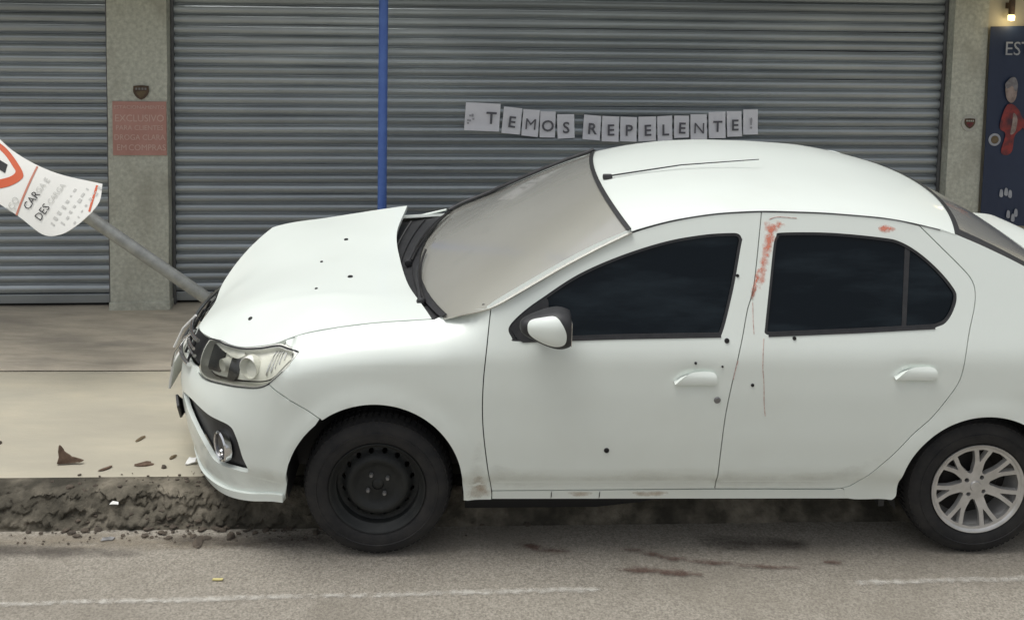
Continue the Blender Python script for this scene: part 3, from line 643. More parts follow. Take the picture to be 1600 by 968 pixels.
    for k, (cu, cz, rr) in enumerate(((-.60, .800, .045), (-.815, .748, .026))):
        c = sp(cu, cz, s, -.052); o2 = sp(cu, cz, s, 0.); nn = Vector(o2 - c).normalized()
        b = lathe('bulb_bowl', [(.0001, .0), (rr * .35, -.004), (rr * .4, .018), (rr * .75, .010), (rr, -.028), (rr * 1.06, -.028), (rr * 1.06, .01)], 'silver', hl, 28)
        b.location = c; b.rotation_euler = Vector((0, -1, 0)).rotation_difference(nn).to_euler()
    for k in range(5): panel('rib', np.array([(-.50 + k * .022, .79 + k * .018), (-.494 + k * .022, .787 + k * .018), (-.476 + k * .02, .872 + k * .005), (-.483 + k * .02, .872 + k * .005)]), S(s, -.046), 'chrome', hl, step=.03, depth=.006, gap=0, flip=s > 0)
    tube('lamp_gasket', [sp(u, z + .002, s, .001) for u, z in catmull(HEADT, 4)], .0036, 'plastic', hl, 6)
    tube('lamp_gasket', [sp(u, z - .002, s, .001) for u, z in catmull(HEADB[1:], 4)], .0014, 'plastic', hl, 6)
# clear headlight lenses
lm = bpy.data.materials.new('clear_lens'); lm.use_nodes = True; n, l = lm.node_tree.nodes, lm.node_tree.links; n.clear()
tr = n.new('ShaderNodeBsdfTransparent'); tr.inputs[0].default_value = (.94, .945, .90, 1); gl = n.new('ShaderNodeBsdfGlossy'); gl.inputs['Roughness'].default_value = .08; fr = n.new('ShaderNodeFresnel'); fr.inputs[0].default_value = 1.5
mx = n.new('ShaderNodeMixShader'); ou = n.new('ShaderNodeOutputMaterial'); l.new(fr.outputs[0], mx.inputs[0]); l.new(tr.outputs[0], mx.inputs[1]); l.new(gl.outputs[0], mx.inputs[2]); l.new(mx.outputs[0], ou.inputs[0]); M['lens'] = lm
for s, h in zip((-1, 1), [o for o in CAR.children if o.name.startswith('headlight')]):
    panel('lens', HEAD, S(s, .0), 'lens', h, step=.03, depth=0, gap=.003, flip=s > 0)

# --- front bumper (both sides in one sheet round the nose)
LIP = [(-.392, .268), (-.47, .258), (-.57, .235), (-.75, .200), (-.95, .170), (-1.15, .150), (UC, .145)]
BT = [(-.45, .782)] + [(x, z - .006) for x, z in HEADB[3:]] + [(-1.06, .664), (-1.2, .640), (UC, .615)]
half = catmull([(-.229, .651), (-.34, .7177), (-.45, .782)]) + catmull(BT)[1:]
low = catmull(LIP)
arch = [(-.229, .651)] + A_FRONT + [(-.382, .30), (-.392, .268)]
right = list(half)                                   # seam, top edge to the centre line
left = [np.array((2 * UC - p[0], p[1])) for p in half[::-1]][1:]
bot_r = [np.array(p) for p in arch[::-1]]
ring_ = [np.array(p) for p in right] + left + [np.array((2 * UC - p[0], p[1])) for p in arch][1:] + [np.array((2 * UC - p[0], p[1])) for p in low][1:] + [np.array(p) for p in low[::-1]][1:] + bot_r[1:-1]
BUMP = np.array(ring_)
FOG = loop([(-1.16, .498), (-1.0, .540), (-.80, .548), (-.66, .556), (-.615, .52), (-.585, .44), (-.560, .372), (-.66, .352), (-.80, .338), (-.875, .395), (-.98, .44), (-1.10, .468)])
INT = np.array([(UC - .33, .25), (UC + .33, .25), (UC + .30, .40), (UC - .30, .40)])
bump = panel('front_bumper', BUMP, S(-1), 'white', CAR, [FOG, mir(FOG), INT], step=.035, depth=.02)
panel('intake', offset(INT, .01), S(-1, -.04), 'plastic', bump, step=.05, depth=.01, gap=0)
for k in range(4): panel('intake_bar', np.array([(UC - .33, .268 + k * .034), (UC + .33, .268 + k * .034), (UC + .33, .280 + k * .034), (UC - .33, .280 + k * .034)]), S(-1, -.02), 'plastic', bump, step=.05, depth=.015, gap=0)
for f_, sg in ((FOG, 1), (mir(FOG), -1)):
    panel('fog_recess', offset(f_, .012), S(-1, -.030), 'plastic', bump, step=.03, depth=.01, gap=0)
    cu, cz = -.735, .425
    if sg < 0: cu = 2 * UC - cu
    c = Vector(sp(cu, cz, -1, -.022)); o2 = Vector(sp(cu, cz, -1, .01)); q = Vector((0, -1, 0)).rotation_difference((o2 - c).normalized() + Vector((-.35, 0, 0))).to_euler()
    fl = lathe('fog_lamp', [(.0001, -.004), (.03, -.006), (.052, -.002), (.054, .02)], 'lampdark', bump, 28); fl.location = c; fl.rotation_euler = q
    lathe('fog_ring', [(.053, .015), (.055, -.012), (.061, -.016), (.067, -.010), (.068, .015)], 'chrome', fl, 32)
    lathe('fog_bulb', [(.0001, -.014), (.011, -.012), (.014, -.004)], 'chrome', fl, 16).location = (.0, 0, -.026)
# splitter lip along the lower edge
LP = np.array([(p[0], p[1] - .006) for p in low] + [(p[0], p[1] + .030) for p in low[::-1]])
for s in (-1, 1): panel('lip', LP, S(s, .012), 'white', bump, step=.04, depth=.03, gap=.001, flip=s > 0)
panel('broken_trim', np.array([(-1.22, .40), (-1.30, .42), (-1.42, .33), (-1.40, .27), (-1.30, .30)]), S(-1, .03), 'plastic', bump, step=.03, depth=.01, gap=0)
# grille, knocked forward, with chrome bars
g0 = UC + .46; gr = panel('grille', chains([(UC - .46, .66), (UC, .60), (UC + .46, .66)], [(UC + .46, .66), (UC + .48, .73), (UC + .44, .775)], [(UC + .44, .775), (UC, .745), (UC - .44, .775)], [(UC - .44, .775), (UC - .48, .73), (UC - .46, .66)]), S(-1, -.02), 'plastic', CAR, step=.04, depth=.03)
for k in range(4):
    z0 = .625 + k * .035; a = [(UC + .44 - .88 * i / 16, z0 + .035 * abs(1 - i / 8) ** 2) for i in range(17)]
    tube('chrome_bar', [sp(u, z, -1, .018 + .012 * math.sin(k * 2 + u * 3)) for u, z in a], .0075 if k % 3 else .010, 'chrome', gr, 8)
for k in range(7):
    u = UC - .36 + k * .12; tube('grille_rib', [sp(u, .63, -1, .004), sp(u, .74, -1, .008)], .006, 'plastic', gr, 6)
tube('bent_strip', [sp(UC + .30, .755, -1, .02), sp(UC + .24, .70, -1, .040), sp(UC + .20, .62, -1, .050), sp(UC + .18, .54, -1, .045)], .007, 'chrome', gr, 8)
tube('bent_strip', [sp(UC + .12, .76, -1, .03), sp(UC + .08, .68, -1, .055), sp(UC + .07, .58, -1, .06)], .006, 'whitebit', gr, 8)
pb = bmesh.new(); bbox(pb, -.006, .006, -.20, .20, -.065, .065, .003)
lp = bobj('licence_plate', pb, 'signgrey', CAR); lp.location = (-1.075, .06, .44); lp.rotation_euler = (R(-7), R(8), R(4))
for k in range(7): box('plate_mark', -.0085, -.0062, -.15 + k * .044, -.125 + k * .044, -.03, .03, 'signblack', lp)

# --- bonnet: knocked back and lifted at its far corner (thin plate through measured points)
EDGE = [tuple(sp(u, ztop(u), -1)) for u in (.22, .1, 0., -.1, -.2, -.32, -.42)] + [tuple(sp(u, z + .007, -1)) for u, z in ((-.50, .890), (-.58, .871), (-.70, .846), (-.80, .830), (-.90, .820), (-1.0, .799))]
HP = np.array(EDGE + [(-.862, -.33, .795), (-.875, -.15, .786), (-.874, 0., .782), (-.878, .2, .808), (-.823, .42, .870), (-.714, .62, .948),
               (-.457, .675, .984), (-.212, .69, 1.022), (.019, .69, 1.056), (-.009, .35, 1.020), (.034, 0, 1.004), (.104, -.35, 1.006), (-.4, 0, .975), (-.4, -.35, .978), (-.4, .35, .985), (-.66, 0, .905), (-.65, -.35, .902), (-.64, .35, .940), (-.2, 0, .998), (-.12, -.42, 1.004), (-.30, -.56, .985), (-.79, .0, .845)])
def tps(P, lam=1e-4):
    n_ = len(P); X = P[:, :2]; d = np.linalg.norm(X[:, None] - X[None], axis=2); K = np.where(d > 0, d * d * np.log(d + 1e-12), 0) + lam * np.eye(n_)
    A = np.block([[K, np.c_[np.ones(n_), X]], [np.c_[np.ones(n_), X].T, np.zeros((3, 3))]]); w = np.linalg.solve(A, np.r_[P[:, 2], 0, 0, 0])
    def f(x, y):
        r = np.hypot(X[:, 0] - x, X[:, 1] - y); return float((np.where(r > 0, r * r * np.log(r + 1e-12), 0) * w[:n_]).sum() + w[n_] + w[n_ + 1] * x + w[n_ + 2] * y)
    return f
hz_ = tps(HP)
def hoodf(off=0.): return lambda x, y: (x, y, hz_(x, y) + off + .004 * math.exp(-((y + .42 + .10 * (x + .3)) / .03) ** 2) * sstep(.1, -.2, x) * sstep(-.85, -.6, x) + .003 * noise.noise(Vector((x * 4, y * 4, 2))))
HO = chains([e[:2] for e in EDGE[:7]], [e[:2] for e in EDGE[6:]] + [(-.864, -.33), (-.877, -.155), (-.876, 0.), (-.882, .2), (-.828, .43), (-.714, .625)],
            [(-.714, .625), (-.457, .675), (-.212, .69), (.022, .695)], [(.022, .695), (-.009, .35), (.034, 0), (.104, -.35), EDGE[0][:2]])
hood = panel('bonnet', HO, hoodf(), 'white', CAR, step=.035, depth=.018, gap=.001)
for x, y, r_ in ((-.27, .30, .011), (-.355, .02, .007), (-.185, -.215, .012), (-.325, -.34, .007), (-.60, -.46, .010)):
    nn = Vector((hz_(x - .01, y) - hz_(x + .01, y), hz_(x, y - .01) - hz_(x, y + .01), .02)).normalized()
    b = lathe('bullet_hole', [(.0001, -.0030), (r_ * .82, -.0030), (r_ * .9, .001)], 'hole', hood, 14); b.location = (x, y, hz_(x, y) + .002); b.rotation_euler = Vector((0, -1, 0)).rotation_difference(nn).to_euler()
    lathe('chipped_edge', [(r_ * .84, -.0034), (r_ * .95, -.0030), (r_ * 1.08, .002)], 'lampdark', b, 14)
kids = {}
for o in CAR.children: kids.setdefault(o.name.split('.')[0], []).append(o)
fd, rd, sillp = kids['front_door'][0], kids['rear_door'][0], kids['sill'][0]
for u, z, r_, par in ((1.455, .975, .0105, fd), (1.741, .985, .008, rd), (1.435, .874, .0045, fd), (1.322, .888, .0055, fd), (1.564, .795, .007, rd), (.961, .506, .011, fd), (1.512, 1.221, .007, fd)):
    a, b2 = Vector(sp(u, z, -1, .0015)), Vector(sp(u, z, -1, .02)); h_ = 1e-3
    nn = -Vector(np.cross(sp(u, z + h_) - sp(u, z - h_), sp(u + h_, z) - sp(u - h_, z))).normalized()
    if nn.y > 0: nn = -nn
    b = lathe('bullet_hole', [(.0001, -.0022), (r_ * .82, -.0022), (r_ * .9, .001)], 'hole', par, 14); b.location = a; b.rotation_euler = Vector((0, -1, 0)).rotation_difference(nn).to_euler()
    lathe('chipped_edge', [(r_ * .84, -.0026), (r_ * .95, -.0022), (r_ * 1.08, .002)], 'lampdark', b, 14)
# red smears and runs
def smear(pts, par, m='red', step=.012): return panel('red_smear', loop(pts), S(-1, .0016), m, par, edge=True, step=step, gap=0)
smear([(1.634, 1.445), (1.66, 1.435), (1.71, 1.440), (1.735, 1.415), (1.70, 1.385), (1.675, 1.33), (1.655, 1.27), (1.64, 1.21), (1.615, 1.165), (1.59, 1.175), (1.592, 1.23), (1.618, 1.32), (1.627, 1.40)], rd)
smear([(1.60, 1.26), (1.615, 1.25), (1.595, 1.17), (1.575, 1.13), (1.562, 1.145), (1.578, 1.20)], rd)
smear([(1.565, 1.17), (1.59, 1.18), (1.585, 1.14), (1.568, 1.12), (1.555, 1.135)], rd, 'darkred')
smear([(2.14, 1.425), (2.20, 1.420), (2.215, 1.40), (2.18, 1.388), (2.13, 1.395)], rd)
for pts in ([(1.572, 1.12), (1.570, 1.05), (1.571, 1.0)], [(1.612, .985), (1.606, .93), (1.605, .87), (1.612, .80), (1.616, .72), (1.624, .66)], [(1.50, .90), (1.49, .86), (1.483, .82)], [(1.66, 1.44), (1.70, 1.45), (1.78, 1.445)]):
    q = catmull(pts, 8); w_ = .0019
    tube('red_run', [sp(p[0], p[1], -1, .0004) for p in q], [w_ * (.5 + .5 * abs(math.sin(i * 1.3))) for i in range(len(q))], bpy.data.materials.get('red_run') or mat('red_run', (.36, .15, .12), (.68, .56, .52), 60, .5), rd, 6)
smear([(1.08, .302), (1.15, .306), (1.23, .304), (1.24, .285), (1.16, .275), (1.09, .282)], sillp, 'grime')
smear([(.80, .302), (.86, .304), (.92, .300), (.90, .280), (.83, .276)], sillp, 'grime')
panel('dirt_patch', loop([(.37, .27), (.48, .27), (.475, .36), (.42, .40), (.378, .36)]), S(-1, .0012), 'grime', kids['fender'][0], edge=True, step=.015, gap=0)
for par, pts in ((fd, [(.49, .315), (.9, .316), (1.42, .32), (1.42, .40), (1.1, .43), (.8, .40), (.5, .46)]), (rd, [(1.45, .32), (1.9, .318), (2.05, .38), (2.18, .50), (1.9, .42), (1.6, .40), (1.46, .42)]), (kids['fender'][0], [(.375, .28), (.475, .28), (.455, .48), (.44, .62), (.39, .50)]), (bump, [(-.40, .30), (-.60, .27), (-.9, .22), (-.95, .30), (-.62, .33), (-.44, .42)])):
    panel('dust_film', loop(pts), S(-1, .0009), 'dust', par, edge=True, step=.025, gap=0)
for u in (.735, .94): panel('sill_joint', np.array([(u, .266), (u + .004, .266), (u + .004, .304), (u, .304)]), S(-1, -.0005), 'jamb', sillp, step=.03, depth=.001, gap=0)

# --- glass house
def lerp(a, b, t): return a + (b - a) * t
WEX = [.2, .262, .33, .40, .468, .556, .769, .92, 1.06, 1.1]; WEZ = [1.0, 1.024, 1.058, 1.078, 1.104, 1.150, 1.263, 1.335, 1.395, 1.412]
WEY = [.68, .712, .742, .760, .766, .753, .708, .679, .655, .648]
_wx = np.arange(.1, 1.25, .01); _wk = np.exp(-.5 * (np.arange(-10, 11) * .01 / .03) ** 2); _wk /= _wk.sum()
WEZ, WEY = (np.convolve(np.pad(np.interp(_wx, WEX, q), 10, 'edge'), _wk, 'valid') for q in (WEZ, WEY)); WEX = _wx
def wsf(off=0.):
    def f(t, s_):
        xe = .262 + .798 * s_; ze = float(np.interp(xe, WEX, WEZ)); ye = float(np.interp(xe, WEX, WEY)); k = 1 - t * t
        xc = lerp(.106, .990, s_); zc = lerp(1.0, 1.438, s_) + .010 * 4 * s_ * (1 - s_)
        return np.array((lerp(xe, xc, k) - off * .5, ye * t, lerp(ze, zc, k) + off * .85))
    return f
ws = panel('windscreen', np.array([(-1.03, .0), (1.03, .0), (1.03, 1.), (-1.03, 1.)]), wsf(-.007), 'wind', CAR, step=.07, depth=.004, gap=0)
panel('windscreen_seal', np.array([(-1., .985), (1., .985), (1., 1.006), (-1., 1.006)]), wsf(.002), 'plastic', ws, step=.06, depth=.004, gap=0)
panel('windscreen_seal', np.array([(-1., -.01), (1., -.01), (1., .03), (-1., .03)]), wsf(.002), 'plastic', ws, step=.06, depth=.004, gap=0)
tube('windscreen_seal', [Vector(wsf(.006)(.985, q)) for q in np.linspace(.0, 1., 24)], .012, 'plastic', ws, 8)
XD = [.9, 1.056, 1.235, 1.428, 1.628, 1.9, 2.177, 2.314, 2.475, 2.62]; ZD = [1.33, 1.388, 1.434, 1.463, 1.474, 1.469, 1.450, 1.426, 1.388, 1.33]
_xr = np.arange(.8, 2.8, .01); _zr = np.interp(_xr, XD, ZD); _kk = np.exp(-.5 * (np.arange(-12, 13) * .01 / .05) ** 2); _kk /= _kk.sum(); _zr = np.convolve(np.pad(_zr, 12, 'reflect', reflect_type='odd'), _kk, 'valid')
def rooff(off=0.):
    def f(q, v):
        k = 1 - v * v; x0 = 1.060 - .070 * k; x1 = 2.475 + .13 * k; x = x0 + (x1 - x0) * q
        xe = 1.060 + (2.475 - 1.060) * q; ze = float(np.interp(xe, _xr, _zr)); we = float(np.interp(ze, _zs, _w)) + .002
        c = float(np.interp(q, [0, .2, .45, .8, 1.], [.043, .034, .030, .028, .026]))
        a = abs(v) ** 2.6
        return np.array((x, we * v, ze + c * (1 - a) + off))
    return f
_rf = rooff()
def roof_pt(u, v): return _rf(u, v)
roof = panel('roof', np.array([(0, -1.), (.5, -1.), (1, -1.), (1, 1.), (.5, 1.), (0, 1.)]), roof_pt, 'white', CAR, step=.045, depth=.0, gap=0)
for s in (-1, 1): tube('roof_seam', [Vector(_rf(q, s * 1.0)) - Vector((0, 0, .0005)) for q in np.linspace(.0, .95, 40)], .0022, 'rail', roof, 6)
def rwf(off=0.):
    def f(t, s_):
        k = 1 - t * t; tx, ty, tz = 2.475 + .13 * k, .652 * t, 1.386 + .030 * k; bx, by, bz = 3.13 + .07 * k, .70 * t, 1.052 + .012 * k
        g = 4 * s_ * (1 - s_); return np.array((lerp(tx, bx, s_), lerp(ty, by, s_), lerp(tz, bz, s_) + .018 * g + off))
    return f
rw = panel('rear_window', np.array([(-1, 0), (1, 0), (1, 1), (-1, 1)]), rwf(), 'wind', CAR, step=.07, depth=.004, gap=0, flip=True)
panel('rear_window_seal', np.array([(-1.01, -.005), (1.01, -.005), (1.01, 1.01), (-1.01, 1.01)]), rwf(.003), 'plastic', rw, [np.array([(-.90, .035), (.90, .035), (.90, .95), (-.90, .95)])], step=.06, depth=.003, gap=0, flip=True)
def bootf(q, v):
    P = [(3.12, 1.055), (3.22, 1.05), (3.34, 1.04), (3.40, 1.01), (3.42, .93), (3.425, .80), (3.43, .64)]
    i = min(int(q * 6), 5); t = q * 6 - i; Q = catmull(P, 6); idx = q * (len(Q) - 1); j = min(int(idx), len(Q) - 2); p = Q[j] + (Q[j + 1] - Q[j]) * (idx - j)
    return np.array((p[0] + .06 * (1 - v * v), .68 * v, p[1] + .012 * (1 - v * v)))
panel('boot_lid', np.array([(0, -1), (1, -1), (1, 1), (0, 1)]), bootf, 'white', CAR, step=.06, depth=.015, gap=.003)
RB = np.array([(2.885, .48), (2.93, .575), (3.28, .615), (UT, .63), (2 * UT - 3.28, .615), (2 * UT - 2.93, .575), (2 * UT - 2.885, .48), (2 * UT - 2.94, .262), (2 * UT - 3.3, .24), (UT, .22), (3.3, .24), (2.94, .262)])
panel('rear_bumper', RB, S(-1), 'white', CAR, step=.05)
for s in (-1, 1): panel('tail_lamp', np.array([(3.285, .66), (3.48, .70), (3.50, .98), (3.285, 1.02)]), S(s, .002), 'amber', CAR, step=.05, flip=s > 0)
# cowl, wipers, aerial
def cowl(q, v): 
    k = 1 - v * v; return np.array((lerp(-.13, .262 - .156 * k + .012, q), .72 * v, lerp(.945, 1.012 - .022 * k, q) - .012 * math.sin(q * math.pi)))
cw = panel('cowl', np.array([(0, -1), (1, -1), (1, 1), (0, 1)]), cowl, 'plastic', CAR, step=.06, depth=.0, gap=0)
def wiper(t0, t1):
    w = empty('wiper'); w.parent = CAR
    A = Vector(wsf(.012)(t0, -.03)); Bp = [Vector(wsf(.014)(lerp(t0, t1, k / 8), -.01 + .075 * (k / 8))) for k in range(9)]
    tube('arm', [A] + [p + Vector((-.010, 0, .012)) for p in Bp[2:6]], .0075, 'plastic', w, 8); tube('blade', Bp, .006, 'rubber', w, 6)
    lathe('pivot', [(.0001, -.02), (.016, -.018), (.02, .0)], 'plastic', w, 16).location = A
wiper(-.75, .05); wiper(-.02, .80)
for k in range(3): tube('cowl_grille', [Vector(cowl(.25 + .2 * k, v)) + Vector((0, 0, .006)) for v in np.linspace(-.95, .95, 20)], .004, 'chip' if k == 1 else 'plastic', cw, 6)
tube('fender_rail', [Vector((-.05, .735, .975)), Vector((.10, .742, .985)), Vector((.24, .742, 1.02))], .006, 'white', CAR, 8)
ae = empty('aerial'); ae.parent = CAR; ab = Vector((1.035, -.05, 1.442))
bm = bmesh.new(); bbox(bm, -.02, .026, -.014, .014, -.005, .022, .008); bobj('aerial_foot', bm, 'plastic', ae, True).location = ab
tube('aerial_mast', [ab + Vector((.0, 0, .012)), ab + Vector((.36, 0, .072)), ab + Vector((.74, 0, .104))], [.0042, .0032, .0022], 'plastic', ae, 6)
# --- door mirrors
for s in (-1, 1):
    mr_ = empty('door_mirror'); mr_.parent = CAR; mr_.location = (.702, s * .905, 1.062)
    def blob(nm, sc, m, keep, e=.75):
        bm = bmesh.new(); bmesh.ops.create_uvsphere(bm, u_segments=32, v_segments=20, radius=1)
        for v in bm.verts:
            p = v.co.copy(); q = Vector([math.copysign(abs(c) ** e, c) for c in p]); q = Vector((q.x * sc[0], q.y * sc[1], q.z * sc[2]))
            t = (q.x + sc[0]) / (2 * sc[0]); q.z = q.z * (.55 + .45 * sstep(0, .75, t)) + .012 * (1 - t) ; q.y *= .6 + .4 * sstep(0, .7, t)
            q.x = min(q.x, sc[0] * .72); v.co = q
        kill = [f for f in bm.faces if not keep(f.calc_center_median())]; bmesh.ops.delete(bm, geom=kill, context='FACES')
        return bobj(nm, bm, m, mr_, True, 50)
    blob('housing', (.120, .082, .082), 'plastic', lambda c: True)
    def capf(x, z, s=s):
        sx_, sy_, sz_ = .123, .086, .0855; t = (x + sx_) / (2 * sx_); zz = (z - .012 * (1 - t)) / (.55 + .45 * sstep(0, .75, t)); q = 1 - abs(x / sx_) ** 2.6 - abs(zz / sz_) ** 2.6
        return np.array((x, s * sy_ * (.6 + .4 * sstep(0, .7, t)) * max(q, 0.) ** (1 / 2.6), z))
    CAPO = loop([(-.090, .022), (-.080, .048), (-.03, .066), (.02, .074), (.046, .052), (.064, .010), (.058, -.032), (.02, -.044), (-.03, -.034), (-.078, -.008)])
    panel('mirror_cap', CAPO, capf, 'white', mr_, step=.010, depth=.008, gap=0, flip=s > 0)
    tube('mirror_arm', [Vector((-.03, -s * .09, -.045)), Vector((.0, -s * .02, -.052)), Vector((.03, s * .03, -.05))], [.03, .026, .022], 'plastic', mr_, 12)
    bm = bmesh.new(); bbox(bm, .0855, .0885, -.062, .062, -.05, .05, .001); bobj('mirror_glass', bm, 'chrome', mr_)

# --- wheels
TYRE = [(.192, -.062), (.200, -.078), (.214, -.090), (.240, -.0955), (.268, -.0945), (.290, -.086), (.302, -.074), (.3085, -.058), (.311, -.03), (.3115, 0), (.311, .03), (.3085, .058), (.302, .074), (.290, .086), (.24, .0955), (.20, .078), (.192, .062)]
def circ(r, n_=48, cx=0, cz=0): return np.array([(cx + r * math.cos(2 * math.pi * k / n_), cz + r * math.sin(2 * math.pi * k / n_)) for k in range(n_)])
def tyre(w):
    t = lathe('tyre', TYRE, 'rubber', w, 80)
    lathe('sidewall_ring', [(.252, -.0955), (.254, -.098), (.257, -.098), (.259, -.0952)], 'rubber', t, 64)
    for k in range(5):
        y = -.05 + k * .025; lathe('tread_groove', [(.3095, y - .003), (.3135, y), (.3095, y + .003)], 'jamb', t, 64) if False else None
    V, Fc = [], []
    for k in range(72):
        a = 2 * math.pi * k / 72; b = a + .055
        for (y0, y1) in ((-.080, -.035), (-.03, .0), (.004, .034), (.038, .080)):
            o_ = len(V)
            for (aa, yy) in ((a, y0), (b, y0), (b + .015, y1), (a + .015, y1)):
                rr = .3165 - (abs(yy) / .08) ** 4 * .016; V.append((rr * math.cos(aa), yy, rr * math.sin(aa)))
            for (aa, yy) in ((a, y0), (b, y0), (b + .015, y1), (a + .015, y1)):
                rr = .3085 - (abs(yy) / .08) ** 4 * .016; V.append((rr * math.cos(aa), yy, rr * math.sin(aa)))
            Fc += [(o_, o_ + 1, o_ + 2, o_ + 3)] + [(o_ + i, o_ + 4 + i, o_ + 4 + (i + 1) % 4, o_ + (i + 1) % 4) for i in range(4)]
    tr_ = mesh('tread', V, Fc, 'rubber', t, smooth=False); tr_['kind'] = 'stuff'
    return t
def steel_wheel():
    w = empty('wheel'); w.parent = CAR; tyre(w)
    rm = lathe('rim', [(.196, -.062), (.200, -.082), (.205, -.086), (.203, -.090), (.195, -.086), (.188, -.070), (.176, -.060), (.172, -.02), (.172, .06)], 'steel', w, 64)
    def dish(u, v):
        r = math.hypot(u, v)
        y = float(np.interp(r, [0, .03, .05, .085, .105, .122, .128, .15, .165, .176], [-.050, -.050, -.044, -.046, -.062, -.066, -.060, -.030, -.026, -.035])); return np.array((u, y, v))
    slots = [loop([(.148 * math.cos(a) + .011 * (math.cos(b) * math.cos(a) * .8 - math.sin(b) * math.sin(a)), .148 * math.sin(a) + .011 * (math.cos(b) * math.sin(a) * .8 + math.sin(b) * math.cos(a))) for b in np.linspace(0, 2 * math.pi, 8, endpoint=False)]) for a in np.linspace(0, 2 * math.pi, 16, endpoint=False)]
    panel('disc', circ(.175), dish, 'steel', rm, [circ(.026, 20)] + slots, step=.014, depth=.006, gap=0)
    lathe('hub', [(.0001, -.052), (.016, -.052), (.025, -.046), (.026, -.02)], 'steel', rm, 24)
    for k in range(4):
        a = R(45) + k * math.pi / 2; lathe('lug_bolt', [(.0001, -.060), (.007, -.060), (.009, -.056), (.0095, -.04)], 'chip', rm, 6).location = (.05 * math.cos(a), 0, .05 * math.sin(a))
    lathe('brake_drum', [(.0001, -.005), (.13, -.005), (.135, .03)], 'brake', w, 32)
    return w
def alloy_wheel():
    w = empty('wheel'); w.parent = CAR; tyre(w)
    rm = lathe('rim', [(.193, -.066), (.199, -.084), (.205, -.088), (.204, -.092), (.196, -.090), (.187, -.080), (.180, -.050), (.174, .06)], 'alloy', w, 72)
    def face(u, v): r = math.hypot(u, v); return np.array((u, float(np.interp(r, [0, .03, .07, .12, .165, .19], [-.066, -.066, -.062, -.070, -.080, -.084])), v))
    pol = lambda r, a: (r * math.cos(a), r * math.sin(a)); holes = []; st = 2 * math.pi / 7
    for k in range(7):
        a0 = R(90) + k * st                                     # Y spoke axis
        hw = .175                                                # half angle of the Y at the rim
        b0_, b1_ = a0 + hw + .055, a0 + st - hw - .055
        holes.append(chains([pol(.178, b0_), pol(.180, (b0_ + b1_) / 2), pol(.178, b1_)], [pol(.178, b1_), pol(.12, a0 + st - .19), pol(.068, a0 + st / 2 + .14)], [pol(.068, a0 + st / 2 + .14), pol(.062, a0 + st / 2), pol(.068, a0 + st / 2 - .14)], [pol(.068, a0 + st / 2 - .14), pol(.12, a0 + .19), pol(.178, b0_)]))
        holes.append(chains([pol(.178, a0 - hw + .055), pol(.180, a0), pol(.178, a0 + hw - .055)], [pol(.178, a0 + hw - .055), pol(.118, a0 + .02)], [pol(.118, a0 + .02), pol(.114, a0), pol(.118, a0 - .02)], [pol(.118, a0 - .02), pol(.178, a0 - hw + .055)]))
    lugs = [circ(.010, 14, .047 * math.cos(a), .047 * math.sin(a)) for a in (R(60), R(150), R(240), R(330))]
    panel('spokes', circ(.192, 72), face, 'alloy', rm, holes + lugs, step=.014, depth=.022, gap=0, bstep=.007)
    for a in (R(60), R(150), R(240), R(330)): lathe('lug_bolt', [(.0001, -.048), (.008, -.048), (.009, -.03)], 'brake', rm, 6).location = (.047 * math.cos(a), 0, .047 * math.sin(a))
    lathe('hub_cap', [(.0001, -.072), (.022, -.0715), (.025, -.066)], 'alloy', rm, 24)
    lathe('brake_drum', [(.0001, -.010), (.12, -.010), (.128, -.002), (.13, .05)], 'brake', w, 32)
    lathe('rim_back', [(.02, .02), (.176, .02)], 'brake', w, 32)
    return w
def copy_tree(o, parent):
    c = o.copy(); COL.objects.link(c); c.parent = parent
    for k in o.children: copy_tree(k, c)
    return c
for make, x in ((steel_wheel, 0.), (alloy_wheel, 2.583)):
    w = make(); w.location = (x, -.742, .309 if x < 1 else .304); w2 = copy_tree(w, CAR); w2.location = (x, .742, .334); w2.rotation_euler = (0, R(23), math.pi)
    w.rotation_euler = (0, R(11) if x < 1 else R(4), 0)
    for s in (-1, 1):
        cx, cz, r = FA if x < 1 else RA
        V, Fc = [], []; n_ = 30
        for i in range(n_ + 1):
            a = R(-14) + R(208) * i / n_
            for y in (.845, .80, .55): V.append((cx + (r + (.004 if y > .8 else .012)) * math.cos(a), s * (y - (.012 if y > .8 else 0)), cz + (r + (.004 if y > .8 else .012)) * math.sin(a)))
        for i in range(n_):
            for j in range(2): a = i * 3 + j; Fc.append((a, a + 1, a + 4, a + 3))
        b = len(V); V += [(cx + (r + .012) * math.cos(R(-14) + R(208) * i / n_), s * .55, cz + (r + .012) * math.sin(R(-14) + R(208) * i / n_)) for i in range(n_ + 1)]; Fc.append(tuple(range(b, b + n_ + 1)))
        mesh('wheel_liner', V, Fc, 'jamb', CAR)
# --- underside and cabin
panel('shade_slab', np.array([(.37, .125), (.95, .13), (1.15, .17), (1.30, .24), (1.30, .262), (.37, .262)]), lambda u, v: np.array((u, -.765 + (.262 - v) * .6, v)), 'dark', CAR, step=.06, depth=1.3, gap=0)  # black slab added to deepen the shadow under the car, no real part
box('floor_pan', .36, 2.22, -.70, .70, .215, .29, 'jamb', CAR, .01)
box('engine_block', -.74, .36, -.52, .52, .24, .80, 'jamb', CAR, .05)
box('rear_floor', 2.22, 3.30, -.54, .54, .26, .60, 'jamb', CAR, .04)
box('axle', 2.52, 2.63, -.66, .66, .26, .33, 'brake', CAR, .02)
tube('exhaust', [(.4, .15, .20), (1.8, .15, .20), (2.3, .30, .25), (3.3, .40, .26)], .025, 'brake', CAR, 10)
box('mud_flap', 2.165, 2.19, -.80, -.64, .205, .30, 'jamb', CAR)
